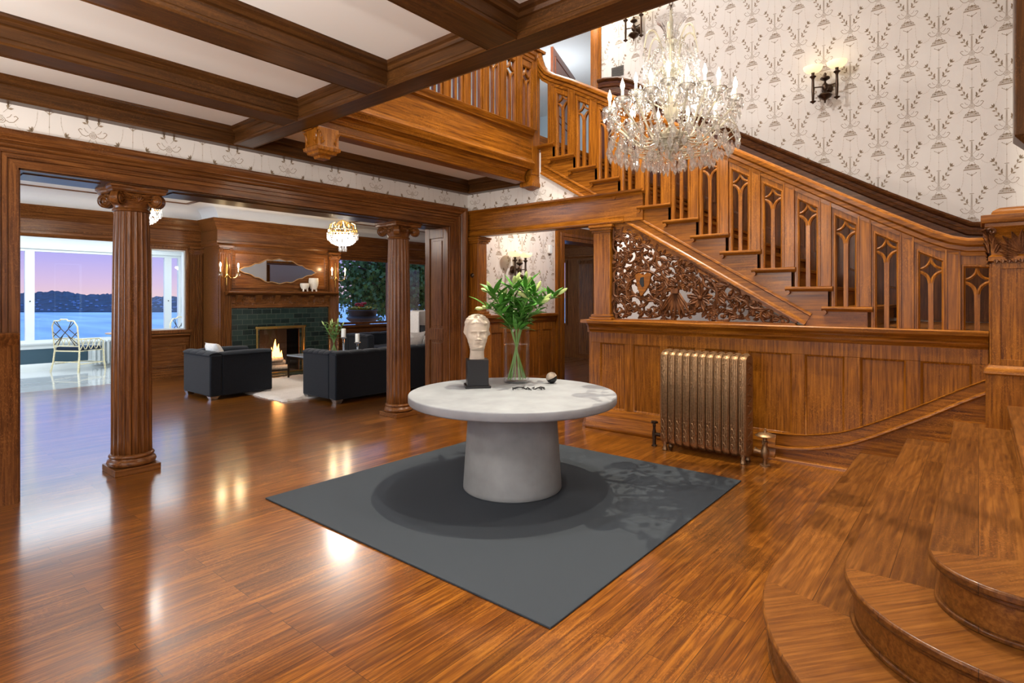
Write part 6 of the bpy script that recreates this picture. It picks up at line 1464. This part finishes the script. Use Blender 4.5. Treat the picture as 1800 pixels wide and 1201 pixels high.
for i in range(60): a = rg.uniform(0, 6.28); blade(m, (4.14+rg.uniform(-.13, .13), 14.31+rg.uniform(-.06, .06), .83), (cos(a), sin(a), 1.0), rg.uniform(.08, .14), .022, 1.4, 0)
m.build('foliage', LEAF, t)
t = thing('white_radiator', 'white cast iron radiator under the sunroom windows', 'radiator', (4.2, 14.8, 0))
for i in range(14):
    x = 3.70+.085*i; m = MB()
    for yy in (14.74, 14.82): m.tube([(x, yy, .05), (x, yy, .54), ], .022, 8)
    m.tube([(x, 14.72, .54), (x, 14.84, .54)], .026, 8); m.tube([(x, 14.72, .09), (x, 14.84, .09)], .026, 8); m.build('section', WTRIM, t)

# ------------------------------------------------------------------ outside: terrace, urn, maple, water and far shore
MB().box((-3.0, 15.1, -1.2), (16.0, 19.5, -.9)).build('terrace', plain('garden_earth', lin(48, 56, 44), .9), kind='structure', smooth=False); COL.objects[-1].name = 'ground'
t = thing('garden_urn', 'dark footed stone urn planted with red and yellow flowers outside the picture window', 'planter', (8.9, 12.35, -.9))
UX, UY = 8.95, 12.45
m = MB(); m.box((UX-.3, UY-.3, -.9), (UX+.3, UY+.3, .62)); m.build('pedestal', URN, t, smooth=False, bevel=.01)
m = MB(); m.lathe([(.26, .62), (.27, .66), (.20, .70), (.15, .76), (.20, .82), (.34, .88), (.42, .96), (.38, 1.0), (.34, 1.02), (.36, 1.12), (.40, 1.16), (.38, 1.18), (.05, 1.17)], (UX, UY, 0), 36); m.build('bowl', URN, t)
m = MB(); rg = random.Random(12)
for i in range(240): a = rg.uniform(0, 6.28); r_ = .34*sqrt(rg.random()); blade(m, (UX+r_*cos(a), UY+r_*sin(a), 1.15), (cos(a)*.6, sin(a)*.6, 1), rg.uniform(.08, .14), .02, 1, 0)
m.build('foliage', plain('yellow_green_leaf', lin(120, 130, 44), .6), t)
m = MB()
for i in range(26): a = rg.uniform(0, 6.28); r_ = .16*sqrt(rg.random()); m.ball((UX-.05+r_*cos(a), UY+r_*sin(a), 1.30+rg.uniform(-.03, .06)), .032, 8, sz=.7)
m.build('red_blossom', FLOWER, t)
m = MB()
for i in range(30): a = rg.uniform(0, 6.28); r_ = .32*sqrt(rg.random()); m.ball((UX+r_*cos(a), UY+r_*sin(a), 1.23+rg.uniform(-.03, .03)), .022, 8, sz=.7)
m.build('yellow_blossom', FLOWY, t)
def tree(lab, x, y, zc, rx_, ry_, rz_, nl, seed, nm='maple_tree'):
    t = thing(nm, lab, 'tree', (x, y, -.9)); rg = random.Random(seed); m = MB()
    m.tube([(x, y, -.9), (x+.1, y, .5), (x-.1, y, 2.0), (x+.1, y, 3.6)], [.22, .17, .12, .05], 10)
    tips = []
    for i in range(26):
        a = rg.uniform(0, 6.28); e = rg.uniform(-.5, 1.1); z0 = rg.uniform(.6, 3.0); l = rg.uniform(.6, 1.0)
        p = Vector((x+rx_*l*cos(a)*cos(e), y+ry_*l*sin(a)*cos(e), zc+rz_*l*sin(e))); s_ = Vector((x, y, min(z0, p.z+.3)))
        m.tube([s_, s_.lerp(p, .5)+Vector((0, 0, .2)), p], [.06, .04, .012], 6); tips.append(p)
        for k in range(3): q = s_.lerp(p, rg.uniform(.3, .9)); tips.append(q+Vector((rg.gauss(0, .4), rg.gauss(0, .4), rg.gauss(0, .3))))
    m.build('trunk', TRUNK, t)
    m = MB()
    for i in range(nl):
        c = rg.choice(tips)+Vector((rg.gauss(0, .30), rg.gauss(0, .30), rg.gauss(0, .24))); s = rg.uniform(.05, .10)
        u = Vector((rg.gauss(0, 1), rg.gauss(0, 1), rg.gauss(0, .4))).normalized(); v = u.orthogonal().normalized(); v = Matrix.Rotation(rg.uniform(0, 6), 3, u) @ v; w_ = u.cross(v)
        pts = []
        for k in range(10):      # five-lobed maple leaf
            r_ = s*(1.0 if k % 2 == 0 else .5); a = 2*pi*k/10; pts.append(c+v*r_*cos(a)+w_*r_*sin(a))
        m.add(pts, [list(range(10))])
    m.build('foliage', TREE, t, smooth=False)
tree('large leafy maple filling the picture window behind the urn', 12.4, 15.4, 1.9, 2.3, 1.6, 1.7, 9000, 3)
tree('dark leafy tree farther right beyond the wing chair', 16.6, 15.8, 2.0, 2.4, 1.8, 2.0, 7000, 4)
tree('low dark bush against the terrace edge right of the urn', 14.2, 14.2, .3, 1.6, 1.2, .9, 4000, 5, 'garden_bush')
m = MB(); m.add([(-9000, 60, -30), (-9000, 16000, -30), (16000, 16000, -30), (16000, 60, -30)], [(0, 3, 2, 1)]); m.build('sea', SEA, smooth=False); tag(COL.objects[-1], 'calm blue evening water stretching to the far shore', 'water', kind='stuff')
m = MB(); rg = random.Random(14); vs = []; n = 260
def at(px, d): 
    a = (px-900)/FPX; return (d*(cos(TH)+a*sin(TH)), d*(sin(TH)-a*cos(TH)))
for i in range(n+1):
    px = -420+i*(860/n); h = 9+7*sin(i*.045+1.3)+2.5*sin(i*.21)+1.0*sin(i*.9)+rg.uniform(-1.0, 2.2)
    fade = min(1, max(0.02, (440-px)/70)); 
    for (d, z) in ((1190, -30), (1200, -27), (1330, -10), (1500, (h)*fade-30*(1-fade)), (1800, -30)): vs.append((*at(px, d), z if z > -30 else -30))
m.add(vs, [(i*5+j, (i+1)*5+j, (i+1)*5+j+1, i*5+j+1) for i in range(n) for j in range(4)]); m.build('far_shore', HILL, smooth=False); tag(COL.objects[-1], 'dark wooded ridge of the far shore across the water', 'hills', kind='stuff')
m = MB()
for i in range(230):
    px = rg.uniform(-100, 330); t_ = rg.random(); d = 1200+t_*280; z = -27+18*max(0, min(1, (d-1200)/130))+(max(0, (d-1330)/170))*12
    x, y = at(px, d); s = rg.uniform(1.2, 2.6); m.box((x-s, y-3, z), (x+s, y+3, z+rg.uniform(1.5, 3.2)))
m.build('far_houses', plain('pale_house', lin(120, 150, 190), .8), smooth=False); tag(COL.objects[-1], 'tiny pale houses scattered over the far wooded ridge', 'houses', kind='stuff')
